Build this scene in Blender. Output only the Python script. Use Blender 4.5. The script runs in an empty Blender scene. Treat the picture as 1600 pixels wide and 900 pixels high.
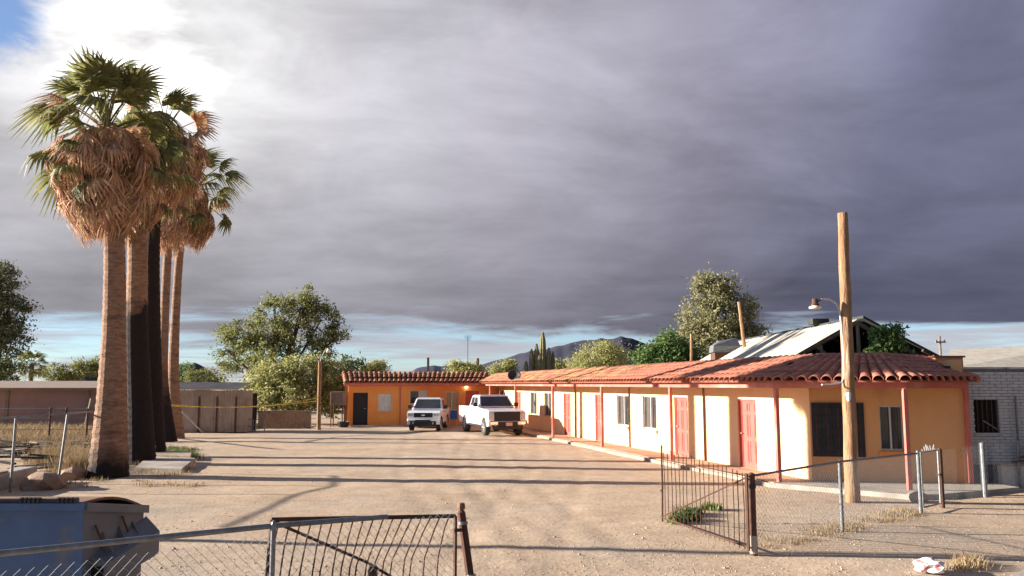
import bpy, bmesh, math, random
import numpy as np
from mathutils import Vector, Matrix
random.seed(7); rng = np.random.default_rng(7)
R = math.radians
scene = bpy.context.scene
col = scene.collection

# ------------------------------------------------------------------ camera
FPX = 1292.0                       # focal length in pixels of the 1600 px wide frame
PITCH = math.atan(150.0 / FPX)
CAMZ = 2.5
cam_d = bpy.data.cameras.new('camera'); cam = bpy.data.objects.new('camera', cam_d); col.objects.link(cam)
cam.location = (0, 0, CAMZ); cam.rotation_euler = (math.pi / 2 + PITCH, 0, 0)
cam_d.sensor_width = 36.0; cam_d.lens = 36.0 * FPX / 1600.0
cam_d.clip_start = 0.1; cam_d.clip_end = 20000
scene.camera = cam

# ------------------------------------------------------------------ light
SUN_EL, SUN_AZ = R(14.0), R(-84.5)  # azimuth from +Y, clockwise
sun_dir = Vector((math.sin(SUN_AZ) * math.cos(SUN_EL), math.cos(SUN_AZ) * math.cos(SUN_EL), math.sin(SUN_EL)))
sl = bpy.data.lights.new('sun', 'SUN'); so = bpy.data.objects.new('sun', sl); col.objects.link(so)
sl.energy = 4.9; sl.angle = R(0.6); sl.color = (1.0, 0.92, 0.83)
so.rotation_euler = sun_dir.to_track_quat('Z', 'Y').to_euler()
scene.view_settings.view_transform = 'Standard'
scene.view_settings.look = 'None'
scene.view_settings.exposure = 1.8
scene.view_settings.gamma = 1.0
scene.view_settings.use_curve_mapping = False

def ray(px, py):
    u, v = (px - 800.0) / FPX, (450.0 - py) / FPX
    c, s = math.cos(PITCH), math.sin(PITCH)
    return Vector((u, c - v * s, s + v * c))
def gp(px, py, z=0.0):             # point at height z seen at a pixel
    d = ray(px, py); t = (z - CAMZ) / d.z
    return Vector((d.x * t, d.y * t, z))
def at(px, py, Y):                 # point at depth Y seen at a pixel
    d = ray(px, py); t = Y / d.y
    return Vector((d.x * t, Y, CAMZ + d.z * t))

# ------------------------------------------------------------------ sky
world = bpy.data.worlds.new('World'); scene.world = world; world.use_nodes = True
def build_sky():
    nt = world.node_tree; N = nt.nodes; L = nt.links; N.clear()
    def n(t, **k):
        o = N.new(t)
        for a, b in k.items(): setattr(o, a, b)
        return o
    def val(x):
        return x
    def m(op, a, b=None, clamp=False):
        o = n('ShaderNodeMath', operation=op); o.use_clamp = clamp
        for i, v in enumerate((a, b)):
            if v is None: continue
            if isinstance(v, (int, float)): o.inputs[i].default_value = v
            else: L.new(v, o.inputs[i])
        return o.outputs[0]
    def mr(v, a, b, c=0.0, d=1.0):
        o = n('ShaderNodeMapRange', interpolation_type='SMOOTHSTEP'); L.new(v, o.inputs[0])
        for i, q in enumerate((a, b, c, d)): o.inputs[i + 1].default_value = q
        return o.outputs[0]
    out = n('ShaderNodeOutputWorld'); bg = n('ShaderNodeBackground'); bg.inputs[1].default_value = 0.055
    sky = n('ShaderNodeTexSky', sky_type='NISHITA'); sky.sun_disc = False
    sky.sun_elevation = SUN_EL; sky.sun_rotation = SUN_AZ % (2 * math.pi); sky.dust_density = 0.0; sky.air_density = 0.9; sky.ozone_density = 5.5
    tc = n('ShaderNodeTexCoord'); nrm = n('ShaderNodeVectorMath', operation='NORMALIZE'); L.new(tc.outputs['Generated'], nrm.inputs[0])
    sep = n('ShaderNodeSeparateXYZ'); L.new(nrm.outputs[0], sep.inputs[0])
    X, Y, Z = sep.outputs
    zc = m('MAXIMUM', m('ADD', Z, 0.10), 0.03)
    comb = n('ShaderNodeCombineXYZ'); L.new(m('DIVIDE', X, zc), comb.inputs[0]); L.new(m('DIVIDE', Y, zc), comb.inputs[1])
    def noise(scale, detail, rough, vec, dist=0.0, off=(0, 0, 0), sc=(1, 1, 1)):
        mp = n('ShaderNodeMapping'); L.new(vec, mp.inputs[0]); mp.inputs['Location'].default_value = off; mp.inputs['Scale'].default_value = sc
        o = n('ShaderNodeTexNoise'); L.new(mp.outputs[0], o.inputs['Vector'])
        o.inputs['Scale'].default_value = scale; o.inputs['Detail'].default_value = detail
        o.inputs['Roughness'].default_value = rough; o.inputs['Distortion'].default_value = dist
        return o.outputs[0]
    big = noise(0.55, 6, 0.55, comb.outputs[0], 0.4, (3.1, 1.7, 0))
    fine = noise(1.6, 8, 0.6, comb.outputs[0], 0.3, (0.3, 5.2, 0), (1.0, 1.5, 1))
    wisp = noise(5.0, 8, 0.62, nrm.outputs[0], 0.5, (1, 2, 3), (1, 1, 2.2))
    def dot(px, py):
        o = n('ShaderNodeVectorMath', operation='DOT_PRODUCT'); L.new(nrm.outputs[0], o.inputs[0])
        o.inputs[1].default_value = tuple(ray(px, py).normalized()); return o.outputs['Value']
    # thin bright part of the deck, towards the upper left
    g = m('ADD', dot(205, 40), m('MULTIPLY', m('SUBTRACT', big, 0.5), 0.022))
    g = m('ADD', g, m('MULTIPLY', m('SUBTRACT', wisp, 0.5), 0.012))
    g = m('ADD', g, m('MULTIPLY', m('SUBTRACT', fine, 0.5), 0.012))
    ramp = n('ShaderNodeValToRGB'); L.new(g, ramp.inputs[0]); cr = ramp.color_ramp
    K = 6.0
    stops = [(0.0, (0.145, 0.158, 0.25)), (0.66, (0.168, 0.174, 0.265)), (0.79, (0.275, 0.266, 0.342)), (0.91, (0.40, 0.386, 0.445)),
             (0.965, (0.49, 0.48, 0.525)), (0.987, (0.58, 0.57, 0.59)), (0.9962, (0.74, 0.73, 0.74)), (0.9995, (1.3, 1.28, 1.25))]
    while len(cr.elements) < len(stops): cr.elements.new(0.5)
    for e, (p, c) in zip(cr.elements, stops): e.position = p; e.color = (c[0], c[1], c[2], 1)
    # underside of the deck: darker low down, lighter rolls
    low = mr(Z, 0.05, 0.36, 0.62, 1.08)
    lump = noise(4.2, 7, 0.58, nrm.outputs[0], 0.6, (7, 2, 5), (1, 1, 2.6))
    roll = m('ADD', m('ADD', m('MULTIPLY', fine, 0.45), m('MULTIPLY', lump, 1.0)), m('ADD', -0.10, m('MULTIPLY', big, 0.75)))
    k = m('MULTIPLY', m('MULTIPLY', low, roll), K)
    cl = n('ShaderNodeVectorMath', operation='SCALE'); L.new(ramp.outputs[0], cl.inputs[0]); L.new(k, cl.inputs['Scale'])
    # cover: gaps low over the horizon and at the upper left where the deck ends
    hz = m('ADD', Z, m('MULTIPLY', m('SUBTRACT', noise(2.2, 7, 0.6, nrm.outputs[0], 0.3, (4, 1, 0), (1, 1, 9.0)), 0.5), 0.17))
    c1 = mr(hz, 0.045, 0.075)
    cd = n('ShaderNodeVectorMath', operation='DOT_PRODUCT'); L.new(nrm.outputs[0], cd.inputs[0]); cd.inputs[1].default_value = (-0.853, -0.150, 0.5)   # the deck ends towards the sun
    g2 = m('ADD', cd.outputs['Value'], m('MULTIPLY', m('SUBTRACT', wisp, 0.5), 0.22))
    c2 = mr(g2, 0.455, 0.50, 1.0, 0.0)
    sband = mr(noise(3.0, 6, 0.6, nrm.outputs[0], 0.2, (9, 3, 1), (1, 1, 14.0)), 0.43, 0.58, 0.0, 0.88)  # thin strips in the gap
    cover = m('MULTIPLY', m('MAXIMUM', c1, sband), c2)
    # the gap's own cloud strips are lit and pale
    pale = n('ShaderNodeMix', data_type='RGBA'); L.new(c1, pale.inputs[0])
    pale.inputs[6].default_value = (0.46 * K, 0.45 * K, 0.50 * K, 1); L.new(cl.outputs[0], pale.inputs[7])
    mix = n('ShaderNodeMix', data_type='RGBA'); L.new(cover, mix.inputs[0]); hs = n('ShaderNodeHueSaturation'); hs.inputs['Saturation'].default_value = 0.8; L.new(sky.outputs[0], hs.inputs['Color']); L.new(hs.outputs[0], mix.inputs[6]); L.new(pale.outputs[2], mix.inputs[7])
    L.new(mix.outputs[2], bg.inputs[0]); L.new(bg.outputs[0], out.inputs[0])
build_sky()

# ------------------------------------------------------------------ materials
def mat(name, c1, c2=None, scale=3.0, rough=0.85, bump=0.0, bscale=None, metal=0.0, spec=0.3, island=0.0, detail=6, lo=0.35, hi=0.65,
        stretch=(1, 1, 1), trans=0.0, c3=None, scale3=0.6, lo3=0.5, hi3=0.7, coat=0.0, brick=None, wave=None, emit=None, alpha=None):
    ma = bpy.data.materials.new(name); ma.use_nodes = True
    nt = ma.node_tree; N = nt.nodes; L = nt.links
    b = N['Principled BSDF']; out = N['Material Output']
    b.inputs['Roughness'].default_value = rough; b.inputs['Metallic'].default_value = metal
    b.inputs['Specular IOR Level'].default_value = spec; b.inputs['Coat Weight'].default_value = coat
    c2 = c2 or tuple(x * 0.75 for x in c1)
    geo = N.new('ShaderNodeNewGeometry')
    mp = N.new('ShaderNodeMapping'); L.new(geo.outputs['Position'], mp.inputs[0]); mp.inputs['Scale'].default_value = stretch
    def noise(s, d=detail):
        t = N.new('ShaderNodeTexNoise'); L.new(mp.outputs[0], t.inputs['Vector']); t.inputs['Scale'].default_value = s
        t.inputs['Detail'].default_value = d; t.inputs['Roughness'].default_value = 0.62; return t.outputs[0]
    def rng_(v, a, c):
        r = N.new('ShaderNodeMapRange'); L.new(v, r.inputs[0]); r.inputs[1].default_value = a; r.inputs[2].default_value = c; return r.outputs[0]
    def mixc(f, a, c):
        x = N.new('ShaderNodeMix'); x.data_type = 'RGBA'; L.new(f, x.inputs[0])
        for i, v in ((6, a), (7, c)):
            if isinstance(v, tuple): x.inputs[i].default_value = (*v, 1)
            else: L.new(v, x.inputs[i])
        return x.outputs[2]
    cc = mixc(rng_(noise(scale), lo, hi), c1, c2)
    if c3: cc = mixc(rng_(noise(scale3), lo3, hi3), cc, c3)
    if island:
        hsv = N.new('ShaderNodeHueSaturation'); L.new(cc, hsv.inputs['Color'])
        r = N.new('ShaderNodeMapRange'); L.new(geo.outputs['Random Per Island'], r.inputs[0]); r.inputs[3].default_value = 1 - island; r.inputs[4].default_value = 1 + island
        L.new(r.outputs[0], hsv.inputs['Value'])
        w = N.new('ShaderNodeTexWhiteNoise'); w.noise_dimensions = '1D'; L.new(geo.outputs['Random Per Island'], w.inputs['W'])
        r2 = N.new('ShaderNodeMapRange'); L.new(w.outputs['Value'], r2.inputs[0]); r2.inputs[3].default_value = 0.5 - island * 0.06; r2.inputs[4].default_value = 0.5 + island * 0.06
        L.new(r2.outputs[0], hsv.inputs['Hue']); cc = hsv.outputs[0]
    h = None
    if brick:
        sp = N.new('ShaderNodeSeparateXYZ'); L.new(geo.outputs['Position'], sp.inputs[0])
        ax = N.new('ShaderNodeMath'); ax.operation = 'MULTIPLY'; L.new(sp.outputs[0], ax.inputs[0]); ax.inputs[1].default_value = brick[0]
        ay = N.new('ShaderNodeMath'); ay.operation = 'MULTIPLY_ADD'; L.new(sp.outputs[1], ay.inputs[0]); ay.inputs[1].default_value = brick[1]; L.new(ax.outputs[0], ay.inputs[2])
        cb = N.new('ShaderNodeCombineXYZ'); L.new(ay.outputs[0], cb.inputs[0]); L.new(sp.outputs[2], cb.inputs[1])
        bt = N.new('ShaderNodeTexBrick'); L.new(cb.outputs[0], bt.inputs['Vector'])
        bt.inputs['Scale'].default_value = 1.0; bt.inputs['Brick Width'].default_value = 0.40; bt.inputs['Row Height'].default_value = 0.10
        bt.inputs['Mortar Size'].default_value = 0.008; bt.inputs['Mortar Smooth'].default_value = 0.6
        h = bt.outputs['Fac']
        bp = N.new('ShaderNodeBump'); bp.invert = True; L.new(h, bp.inputs['Height']); bp.inputs['Strength'].default_value = 0.35; bp.inputs['Distance'].default_value = 0.006
        L.new(bp.outputs[0], b.inputs['Normal'])
    if bump:
        bp2 = N.new('ShaderNodeBump'); L.new(noise(bscale or scale * 4), bp2.inputs['Height']); bp2.inputs['Strength'].default_value = bump; bp2.inputs['Distance'].default_value = 0.03
        if brick: L.new(bp.outputs[0], bp2.inputs['Normal'])
        L.new(bp2.outputs[0], b.inputs['Normal'])
    L.new(cc, b.inputs['Base Color'])
    if emit: b.inputs['Emission Color'].default_value = (*emit[0], 1); b.inputs['Emission Strength'].default_value = emit[1]
    if trans:
        t = N.new('ShaderNodeBsdfTranslucent'); L.new(cc, t.inputs[0]); ms = N.new('ShaderNodeMixShader'); ms.inputs[0].default_value = trans
        L.new(b.outputs[0], ms.inputs[1]); L.new(t.outputs[0], ms.inputs[2]); L.new(ms.outputs[0], out.inputs[0])
    return ma

M = {}
def speckle(ma):      # grit: fine light and dark grains over the earth, compacted grey bands along the wheel tracks
    nt = ma.node_tree; N = nt.nodes; L = nt.links; b = N['Principled BSDF']; src = b.inputs['Base Color'].links[0].from_socket
    g = N.new('ShaderNodeNewGeometry')
    for sc, amt in ((38.0, 0.10), (9.0, 0.07), (2.6, 0.13), (0.45, 0.12)):
        t = N.new('ShaderNodeTexNoise'); L.new(g.outputs['Position'], t.inputs['Vector']); t.inputs['Scale'].default_value = sc; t.inputs['Detail'].default_value = 4; t.inputs['Roughness'].default_value = 0.7
        r = N.new('ShaderNodeMapRange'); L.new(t.outputs[0], r.inputs[0]); r.inputs[1].default_value = 0.3; r.inputs[2].default_value = 0.7; r.inputs[3].default_value = 1 - amt; r.inputs[4].default_value = 1 + amt
        h = N.new('ShaderNodeHueSaturation'); L.new(src, h.inputs['Color']); L.new(r.outputs[0], h.inputs['Value']); src = h.outputs[0]
    L.new(src, b.inputs['Base Color'])
def defmats():
    M['dirt'] = mat('dirt', (0.485, 0.365, 0.25), (0.42, 0.305, 0.202), 0.7, 0.95, 0.45, 11.0, spec=0.12, detail=12, c3=(0.37, 0.295, 0.22), scale3=0.22, lo3=0.47, hi3=0.66)
    speckle(M['dirt'])
    M['stone'] = mat('stone', (0.48, 0.37, 0.27), (0.31, 0.24, 0.175), 5, 0.9, island=0.4, spec=0.2)
    M['asphalt'] = mat('asphalt', (0.06, 0.058, 0.056), (0.045, 0.043, 0.042), 5, 0.9, 0.4, 60)
    M['concrete'] = mat('concrete', (0.42, 0.37, 0.31), (0.31, 0.27, 0.22), 1.6, 0.9, 0.3, 25, c3=(0.24, 0.20, 0.16), scale3=0.7)
    M['walk'] = mat('walkway_concrete', (0.42, 0.29, 0.21), (0.33, 0.22, 0.15), 1.3, 0.9, 0.3, 25, c3=(0.30, 0.16, 0.10), scale3=0.5)
    M['slabedge'] = mat('pale_concrete', (0.38, 0.30, 0.22), (0.27, 0.205, 0.145), 2.0, 0.9, 0.5, 16)
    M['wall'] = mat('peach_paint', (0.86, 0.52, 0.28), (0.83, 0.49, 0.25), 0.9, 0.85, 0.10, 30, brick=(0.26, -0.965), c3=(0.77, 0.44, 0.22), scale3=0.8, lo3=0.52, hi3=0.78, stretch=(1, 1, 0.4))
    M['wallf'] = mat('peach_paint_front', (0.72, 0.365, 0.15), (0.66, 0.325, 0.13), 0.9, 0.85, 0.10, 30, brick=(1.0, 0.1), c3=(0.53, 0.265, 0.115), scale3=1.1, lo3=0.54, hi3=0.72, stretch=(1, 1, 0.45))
    M['orange'] = mat('orange_paint', (0.78, 0.285, 0.075), (0.72, 0.25, 0.062), 0.8, 0.85, 0.1, 25, brick=(1.0, 0.1), c3=(0.74, 0.36, 0.10), scale3=0.25)
    M['red'] = mat('coral_red_paint', (0.56, 0.16, 0.115), (0.47, 0.115, 0.085), 2.5, 0.6, 0.06, 30, c3=(0.58, 0.24, 0.18), scale3=1.1)
    M['door'] = mat('red_door_paint', (0.50, 0.105, 0.08), (0.43, 0.085, 0.065), 2.5, 0.55, 0.05, 30)
    M['blackdoor'] = mat('black_door_paint', (0.022, 0.02, 0.024), None, 3, 0.6)
    M['tile'] = mat('clay_tile', (0.46, 0.215, 0.112), (0.35, 0.145, 0.078), 4.0, 0.85, 0.25, 40, island=0.38, c3=(0.20, 0.10, 0.072), scale3=1.8, lo3=0.52, hi3=0.70, spec=0.2)
    M['deck'] = mat('clay_pan', (0.30, 0.10, 0.062), (0.22, 0.075, 0.05), 4.0, 0.9)
    M['glass'] = mat('window_glass', (0.030, 0.034, 0.036), (0.05, 0.052, 0.05), 1.2, 0.06, spec=0.5, detail=2)
    M['curtain'] = mat('curtain', (0.42, 0.34, 0.22), (0.30, 0.24, 0.15), 9, 0.9, stretch=(1, 1, 0.05))
    M['curtaind'] = mat('dark_drape', (0.10, 0.085, 0.07), (0.05, 0.045, 0.04), 9, 0.9, stretch=(1, 1, 0.05))
    M['blind'] = mat('pale_curtain', (0.62, 0.60, 0.56), (0.45, 0.43, 0.40), 5, 0.9, stretch=(1, 1, 0.3))
    M['alu'] = mat('aluminium_frame', (0.55, 0.54, 0.52), (0.42, 0.41, 0.40), 6, 0.45, metal=0.4)
    M['galv'] = mat('galvanised_steel', (0.25, 0.26, 0.265), (0.16, 0.165, 0.17), 12, 0.45, metal=0.55)
    M['rust'] = mat('rusty_iron', (0.12, 0.055, 0.032), (0.065, 0.035, 0.025), 8, 0.85, 0.2, 60)
    M['wood'] = mat('weathered_pole_wood', (0.38, 0.22, 0.115), (0.20, 0.105, 0.052), 14, 0.9, 1.0, 30, stretch=(1, 1, 0.13), c3=(0.50, 0.37, 0.25), scale3=5.0, lo3=0.55, hi3=0.66)
    M['oldwood'] = mat('grey_wood', (0.24, 0.185, 0.13), (0.13, 0.095, 0.07), 8, 0.9, 0.4, 25, stretch=(1, 1, 0.2))
    M['char'] = mat('charred_bark', (0.018, 0.013, 0.012), (0.032, 0.022, 0.018), 10, 0.95, 0.8, 18, stretch=(1, 1, 2.5))
    M['bark'] = mat('palm_bark', (0.34, 0.205, 0.13), (0.19, 0.11, 0.07), 5, 0.95, 1.0, 9, stretch=(1, 1, 3.5), c3=(0.12, 0.07, 0.05), scale3=1.1, lo3=0.54, hi3=0.70)
    M['bark2'] = mat('tree_bark', (0.13, 0.095, 0.07), (0.07, 0.05, 0.04), 7, 0.95, 0.5, 20, stretch=(1, 1, 0.3))
    M['frond'] = mat('palm_frond_green', (0.24, 0.23, 0.085), (0.14, 0.15, 0.055), 2, 0.6, island=0.4, trans=0.36)
    M['dead'] = mat('dead_palm_frond', (0.60, 0.395, 0.25), (0.46, 0.275, 0.16), 2, 0.85, island=0.38, trans=0.25)
    M['petiole'] = mat('palm_petiole', (0.30, 0.21, 0.09), (0.22, 0.15, 0.06), 3, 0.7)
    M['corr'] = mat('corrugated_tin', (0.40, 0.32, 0.26), (0.32, 0.25, 0.20), 2.5, 0.7, 0.1, 20, metal=0.15, c3=(0.22, 0.14, 0.09), scale3=0.9, lo3=0.55, hi3=0.8)
    M['tin'] = mat('pale_tin_roof', (0.50, 0.45, 0.37), (0.39, 0.34, 0.27), 1.5, 0.75, c3=(0.34, 0.25, 0.17), scale3=0.7, lo3=0.56, hi3=0.8)
    M['tar'] = mat('black_roofing', (0.03, 0.032, 0.03), (0.05, 0.05, 0.045), 3, 0.8)
    M['pink'] = mat('pink_stucco', (0.34, 0.205, 0.165), (0.29, 0.17, 0.135), 1.2, 0.9, 0.15, 20)
    M['brown'] = mat('brown_roofing', (0.26, 0.185, 0.14), (0.20, 0.14, 0.10), 1.5, 0.9)
    M['brick'] = mat('grey_brick', (0.54, 0.51, 0.47), (0.45, 0.42, 0.385), 6, 0.9, 0.3, 40, island=0.13, c3=(0.26, 0.22, 0.19), scale3=1.2, lo3=0.58, hi3=0.8)
    M['mortar'] = mat('mortar', (0.24, 0.22, 0.20), (0.18, 0.165, 0.15), 8, 0.95)
    M['whitewash'] = mat('stained_whitewash', (0.50, 0.47, 0.42), (0.32, 0.29, 0.26), 1.8, 0.9, 0.2, 20, c3=(0.12, 0.10, 0.09), scale3=1.6, lo3=0.60, hi3=0.72)
    M['dark'] = mat('dark_interior', (0.012, 0.011, 0.011), None, 3, 0.95)
    M['blackscreen'] = mat('black_window_screen', (0.018, 0.019, 0.024), (0.032, 0.033, 0.038), 5, 0.5)
    M['white'] = mat('white_car_paint', (0.80, 0.80, 0.80), (0.77, 0.77, 0.77), 2, 0.25, coat=0.5, spec=0.5)
    M['black'] = mat('black_plastic', (0.018, 0.018, 0.02), (0.025, 0.025, 0.027), 5, 0.5)
    M['rubber'] = mat('tyre_rubber', (0.03, 0.028, 0.027), (0.055, 0.048, 0.04), 6, 0.9)
    M['chrome'] = mat('chrome', (0.65, 0.65, 0.66), (0.55, 0.55, 0.56), 4, 0.18, metal=0.95)
    M['lens'] = mat('headlight_lens', (0.42, 0.45, 0.48), (0.30, 0.32, 0.35), 20, 0.08, spec=0.6)
    M['amber'] = mat('amber_lens', (0.55, 0.16, 0.03), None, 9, 0.2)
    M['plate'] = mat('licence_plate', (0.62, 0.42, 0.36), (0.55, 0.36, 0.31), 12, 0.5)
    M['bluepaint'] = mat('faded_blue_paint', (0.075, 0.135, 0.26), (0.055, 0.10, 0.205), 1.6, 0.6, 0.06, 12, c3=(0.15, 0.14, 0.14), scale3=2.2, lo3=0.56, hi3=0.72)
    M['greypaint'] = mat('dusty_grey_paint', (0.135, 0.15, 0.172), (0.105, 0.118, 0.138), 1.6, 0.65, 0.06, 12, c3=(0.17, 0.11, 0.075), scale3=1.8, lo3=0.58, hi3=0.76)
    M['rustlid'] = mat('rusted_lid', (0.25, 0.13, 0.07), (0.15, 0.08, 0.05), 4, 0.85, 0.2, 30)
    M['tape'] = mat('yellow_tape', (0.75, 0.55, 0.10), (0.6, 0.42, 0.08), 4, 0.6)
    M['grass'] = mat('dry_grass', (0.40, 0.29, 0.16), (0.28, 0.20, 0.105), 2, 0.9, island=0.35, trans=0.2)
    M['weed'] = mat('green_weed', (0.15, 0.19, 0.06), (0.10, 0.14, 0.04), 4, 0.7, island=0.3, trans=0.2)
    M['rock'] = mat('brown_rock', (0.36, 0.24, 0.16), (0.24, 0.16, 0.11), 3, 0.95, 0.6, 12)
    M['hill'] = mat('far_hill', (0.030, 0.031, 0.052), (0.022, 0.024, 0.042), 0.012, 0.95, c3=(0.040, 0.036, 0.05), scale3=0.004)  # blue of distance haze painted into the dark base colour, no air volume
    M['blue'] = mat('blue_plastic', (0.03, 0.14, 0.36), None, 3, 0.5)
    M['bulb'] = mat('lit_bulb', (1, 0.95, 0.85), None, 3, 0.5, emit=((1, 0.9, 0.7), 6.0))
    M['globe'] = mat('milky_lamp_glass', (0.78, 0.70, 0.52), (0.70, 0.62, 0.45), 6, 0.3)
    M['porcelain'] = mat('porcelain', (0.75, 0.73, 0.68), None, 5, 0.3)
    M['bag'] = mat('plastic_bag', (0.72, 0.70, 0.68), (0.62, 0.16, 0.15), 9, 0.5, lo=0.52, hi=0.58)
    M['cactus'] = mat('cactus_skin', (0.25, 0.22, 0.11), (0.16, 0.15, 0.075), 3, 0.85, c3=(0.28, 0.21, 0.13), scale3=2.0)
    for k, a, b2 in (('leaf_dark', (0.13, 0.15, 0.05), (0.08, 0.10, 0.035)), ('leaf_olive', (0.34, 0.315, 0.165), (0.23, 0.22, 0.105)),
                     ('leaf_yellow', (0.42, 0.40, 0.16), (0.31, 0.31, 0.115)), ('leaf_mid', (0.27, 0.265, 0.09), (0.15, 0.17, 0.055)),
                     ('leaf_fresh', (0.15, 0.22, 0.065), (0.095, 0.155, 0.042)), ('leaf_pine', (0.15, 0.155, 0.08), (0.10, 0.11, 0.055))):
        M[k] = mat(k, a, b2, 0.9, 0.65, island=0.35, trans=0.38)
defmats()

# ------------------------------------------------------------------ builders
def link(o):
    col.objects.link(o); return o
def wloc(o):
    v = Vector((0, 0, 0))
    while o is not None: v += o.location; o = o.parent
    return v
def tag(o, label=None, cat=None, group=None, kind=None):
    if label: o['label'] = label
    if cat: o['category'] = cat
    if group: o['group'] = group
    if kind: o['kind'] = kind
    return o
def thing(name, label, cat, loc=(0, 0, 0), rz=0.0, group=None):
    o = link(bpy.data.objects.new(name, None)); o.location = loc; o.rotation_euler.z = rz; o.empty_display_size = 0.2
    return tag(o, label, cat, group)
def copy_tree(o, parent=None):
    c = link(o.copy()); c.parent = parent
    for ch in list(o.children): copy_tree(ch, c)
    return c

class MB:
    def __init__(s): s.v = []; s.f = []
    def add(s, vs, fs):
        k = len(s.v); s.v += [tuple(p) for p in vs]; s.f += [tuple(i + k for i in f) for f in fs]; return s
    def quad(s, a, b, c, d): return s.add((a, b, c, d), ((0, 1, 2, 3),))
    def box(s, lo, hi):
        x0, y0, z0 = lo; x1, y1, z1 = hi
        return s.add([(x0, y0, z0), (x1, y0, z0), (x1, y1, z0), (x0, y1, z0), (x0, y0, z1), (x1, y0, z1), (x1, y1, z1), (x0, y1, z1)],
                     [(0, 3, 2, 1), (4, 5, 6, 7), (0, 1, 5, 4), (1, 2, 6, 5), (2, 3, 7, 6), (3, 0, 4, 7)])
    def obox(s, o, u, w, up, lo, hi):   # box in a local frame
        c = []
        for k in range(8):
            a = hi[0] if k in (1, 2, 5, 6) else lo[0]; b = hi[1] if k in (2, 3, 6, 7) else lo[1]; d = hi[2] if k > 3 else lo[2]
            c.append(Vector(o) + Vector(u) * a + Vector(w) * b + Vector(up) * d)
        return s.add(c, [(0, 3, 2, 1), (4, 5, 6, 7), (0, 1, 5, 4), (1, 2, 6, 5), (2, 3, 7, 6), (3, 0, 4, 7)])
    def prism(s, poly, z0, z1):
        n = len(poly)
        vs = [(p[0], p[1], z0) for p in poly] + [(p[0], p[1], z1) for p in poly]
        fs = [tuple(range(n - 1, -1, -1)), tuple(range(n, 2 * n))] + [(i, (i + 1) % n, n + (i + 1) % n, n + i) for i in range(n)]
        return s.add(vs, fs)
    def tube(s, path, rad, n=8, caps=True):
        path = [Vector(p) for p in path]
        if not isinstance(rad, (list, tuple)): rad = [rad] * len(path)
        vs = []; ref = None
        for i, p in enumerate(path):
            d = (path[min(i + 1, len(path) - 1)] - path[max(i - 1, 0)]).normalized()
            if ref is None: ref = Vector((1, 0, 0)) if abs(d.x) < 0.9 else Vector((0, 1, 0))
            u = (ref - d * ref.dot(d)).normalized(); w = d.cross(u); ref = u
            for k in range(n):
                a = 2 * math.pi * k / n; vs.append(p + (u * math.cos(a) + w * math.sin(a)) * rad[i])
        fs = []
        for i in range(len(path) - 1):
            for k in range(n): fs.append((i * n + k, i * n + (k + 1) % n, (i + 1) * n + (k + 1) % n, (i + 1) * n + k))
        if caps: fs += [tuple(range(n - 1, -1, -1)), tuple(range((len(path) - 1) * n, len(path) * n))]
        return s.add(vs, fs)
    def lathe(s, prof, c=(0, 0, 0), n=16, axis='z'):
        vs = []
        for r, h in prof:
            for k in range(n):
                a = 2 * math.pi * k / n; x, y = r * math.cos(a), r * math.sin(a)
                p = (x, y, h) if axis == 'z' else (x, h, y)
                vs.append((c[0] + p[0], c[1] + p[1], c[2] + p[2]))
        fs = [(i * n + k, i * n + (k + 1) % n, (i + 1) * n + (k + 1) % n, (i + 1) * n + k) for i in range(len(prof) - 1) for k in range(n)]
        return s.add(vs, fs)
    def build(s, name, m, parent=None, local=False, smooth=False, bevel=0.0):
        me = bpy.data.meshes.new(name)
        off = Vector((0, 0, 0)) if local or parent is None else wloc(parent)
        vs = s.v if off.length == 0 else [(p[0] - off.x, p[1] - off.y, p[2] - off.z) for p in s.v]
        me.from_pydata(vs, [], s.f)
        bm = bmesh.new(); bm.from_mesh(me); bmesh.ops.recalc_face_normals(bm, faces=bm.faces) if len(s.f) < 6000 else None; bm.to_mesh(me); bm.free()
        me.materials.append(m if not isinstance(m, str) else M[m])
        o = link(bpy.data.objects.new(name, me)); o.parent = parent
        if smooth:
            for p in me.polygons: p.use_smooth = True
        if bevel:
            b = o.modifiers.new('bevel', 'BEVEL'); b.width = bevel; b.segments = 3 if bevel > .04 else 2; b.limit_method = 'ANGLE'; b.angle_limit = R(35)
        return o
def quads_obj(name, V, m, parent=None, nper=4):    # V: (n, nper, 3) numpy, one face each
    n = len(V); off = np.array(wloc(parent)) if parent else np.zeros(3)
    me = bpy.data.meshes.new(name)
    me.vertices.add(n * nper); me.vertices.foreach_set('co', (V - off).reshape(-1).astype(np.float32))
    me.loops.add(n * nper); me.loops.foreach_set('vertex_index', np.arange(n * nper, dtype=np.int32))
    me.polygons.add(n); me.polygons.foreach_set('loop_start', np.arange(0, n * nper, nper, dtype=np.int32))
    me.update(calc_edges=True); me.materials.append(M[m])
    o = link(bpy.data.objects.new(name, me)); o.parent = parent
    return o
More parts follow.
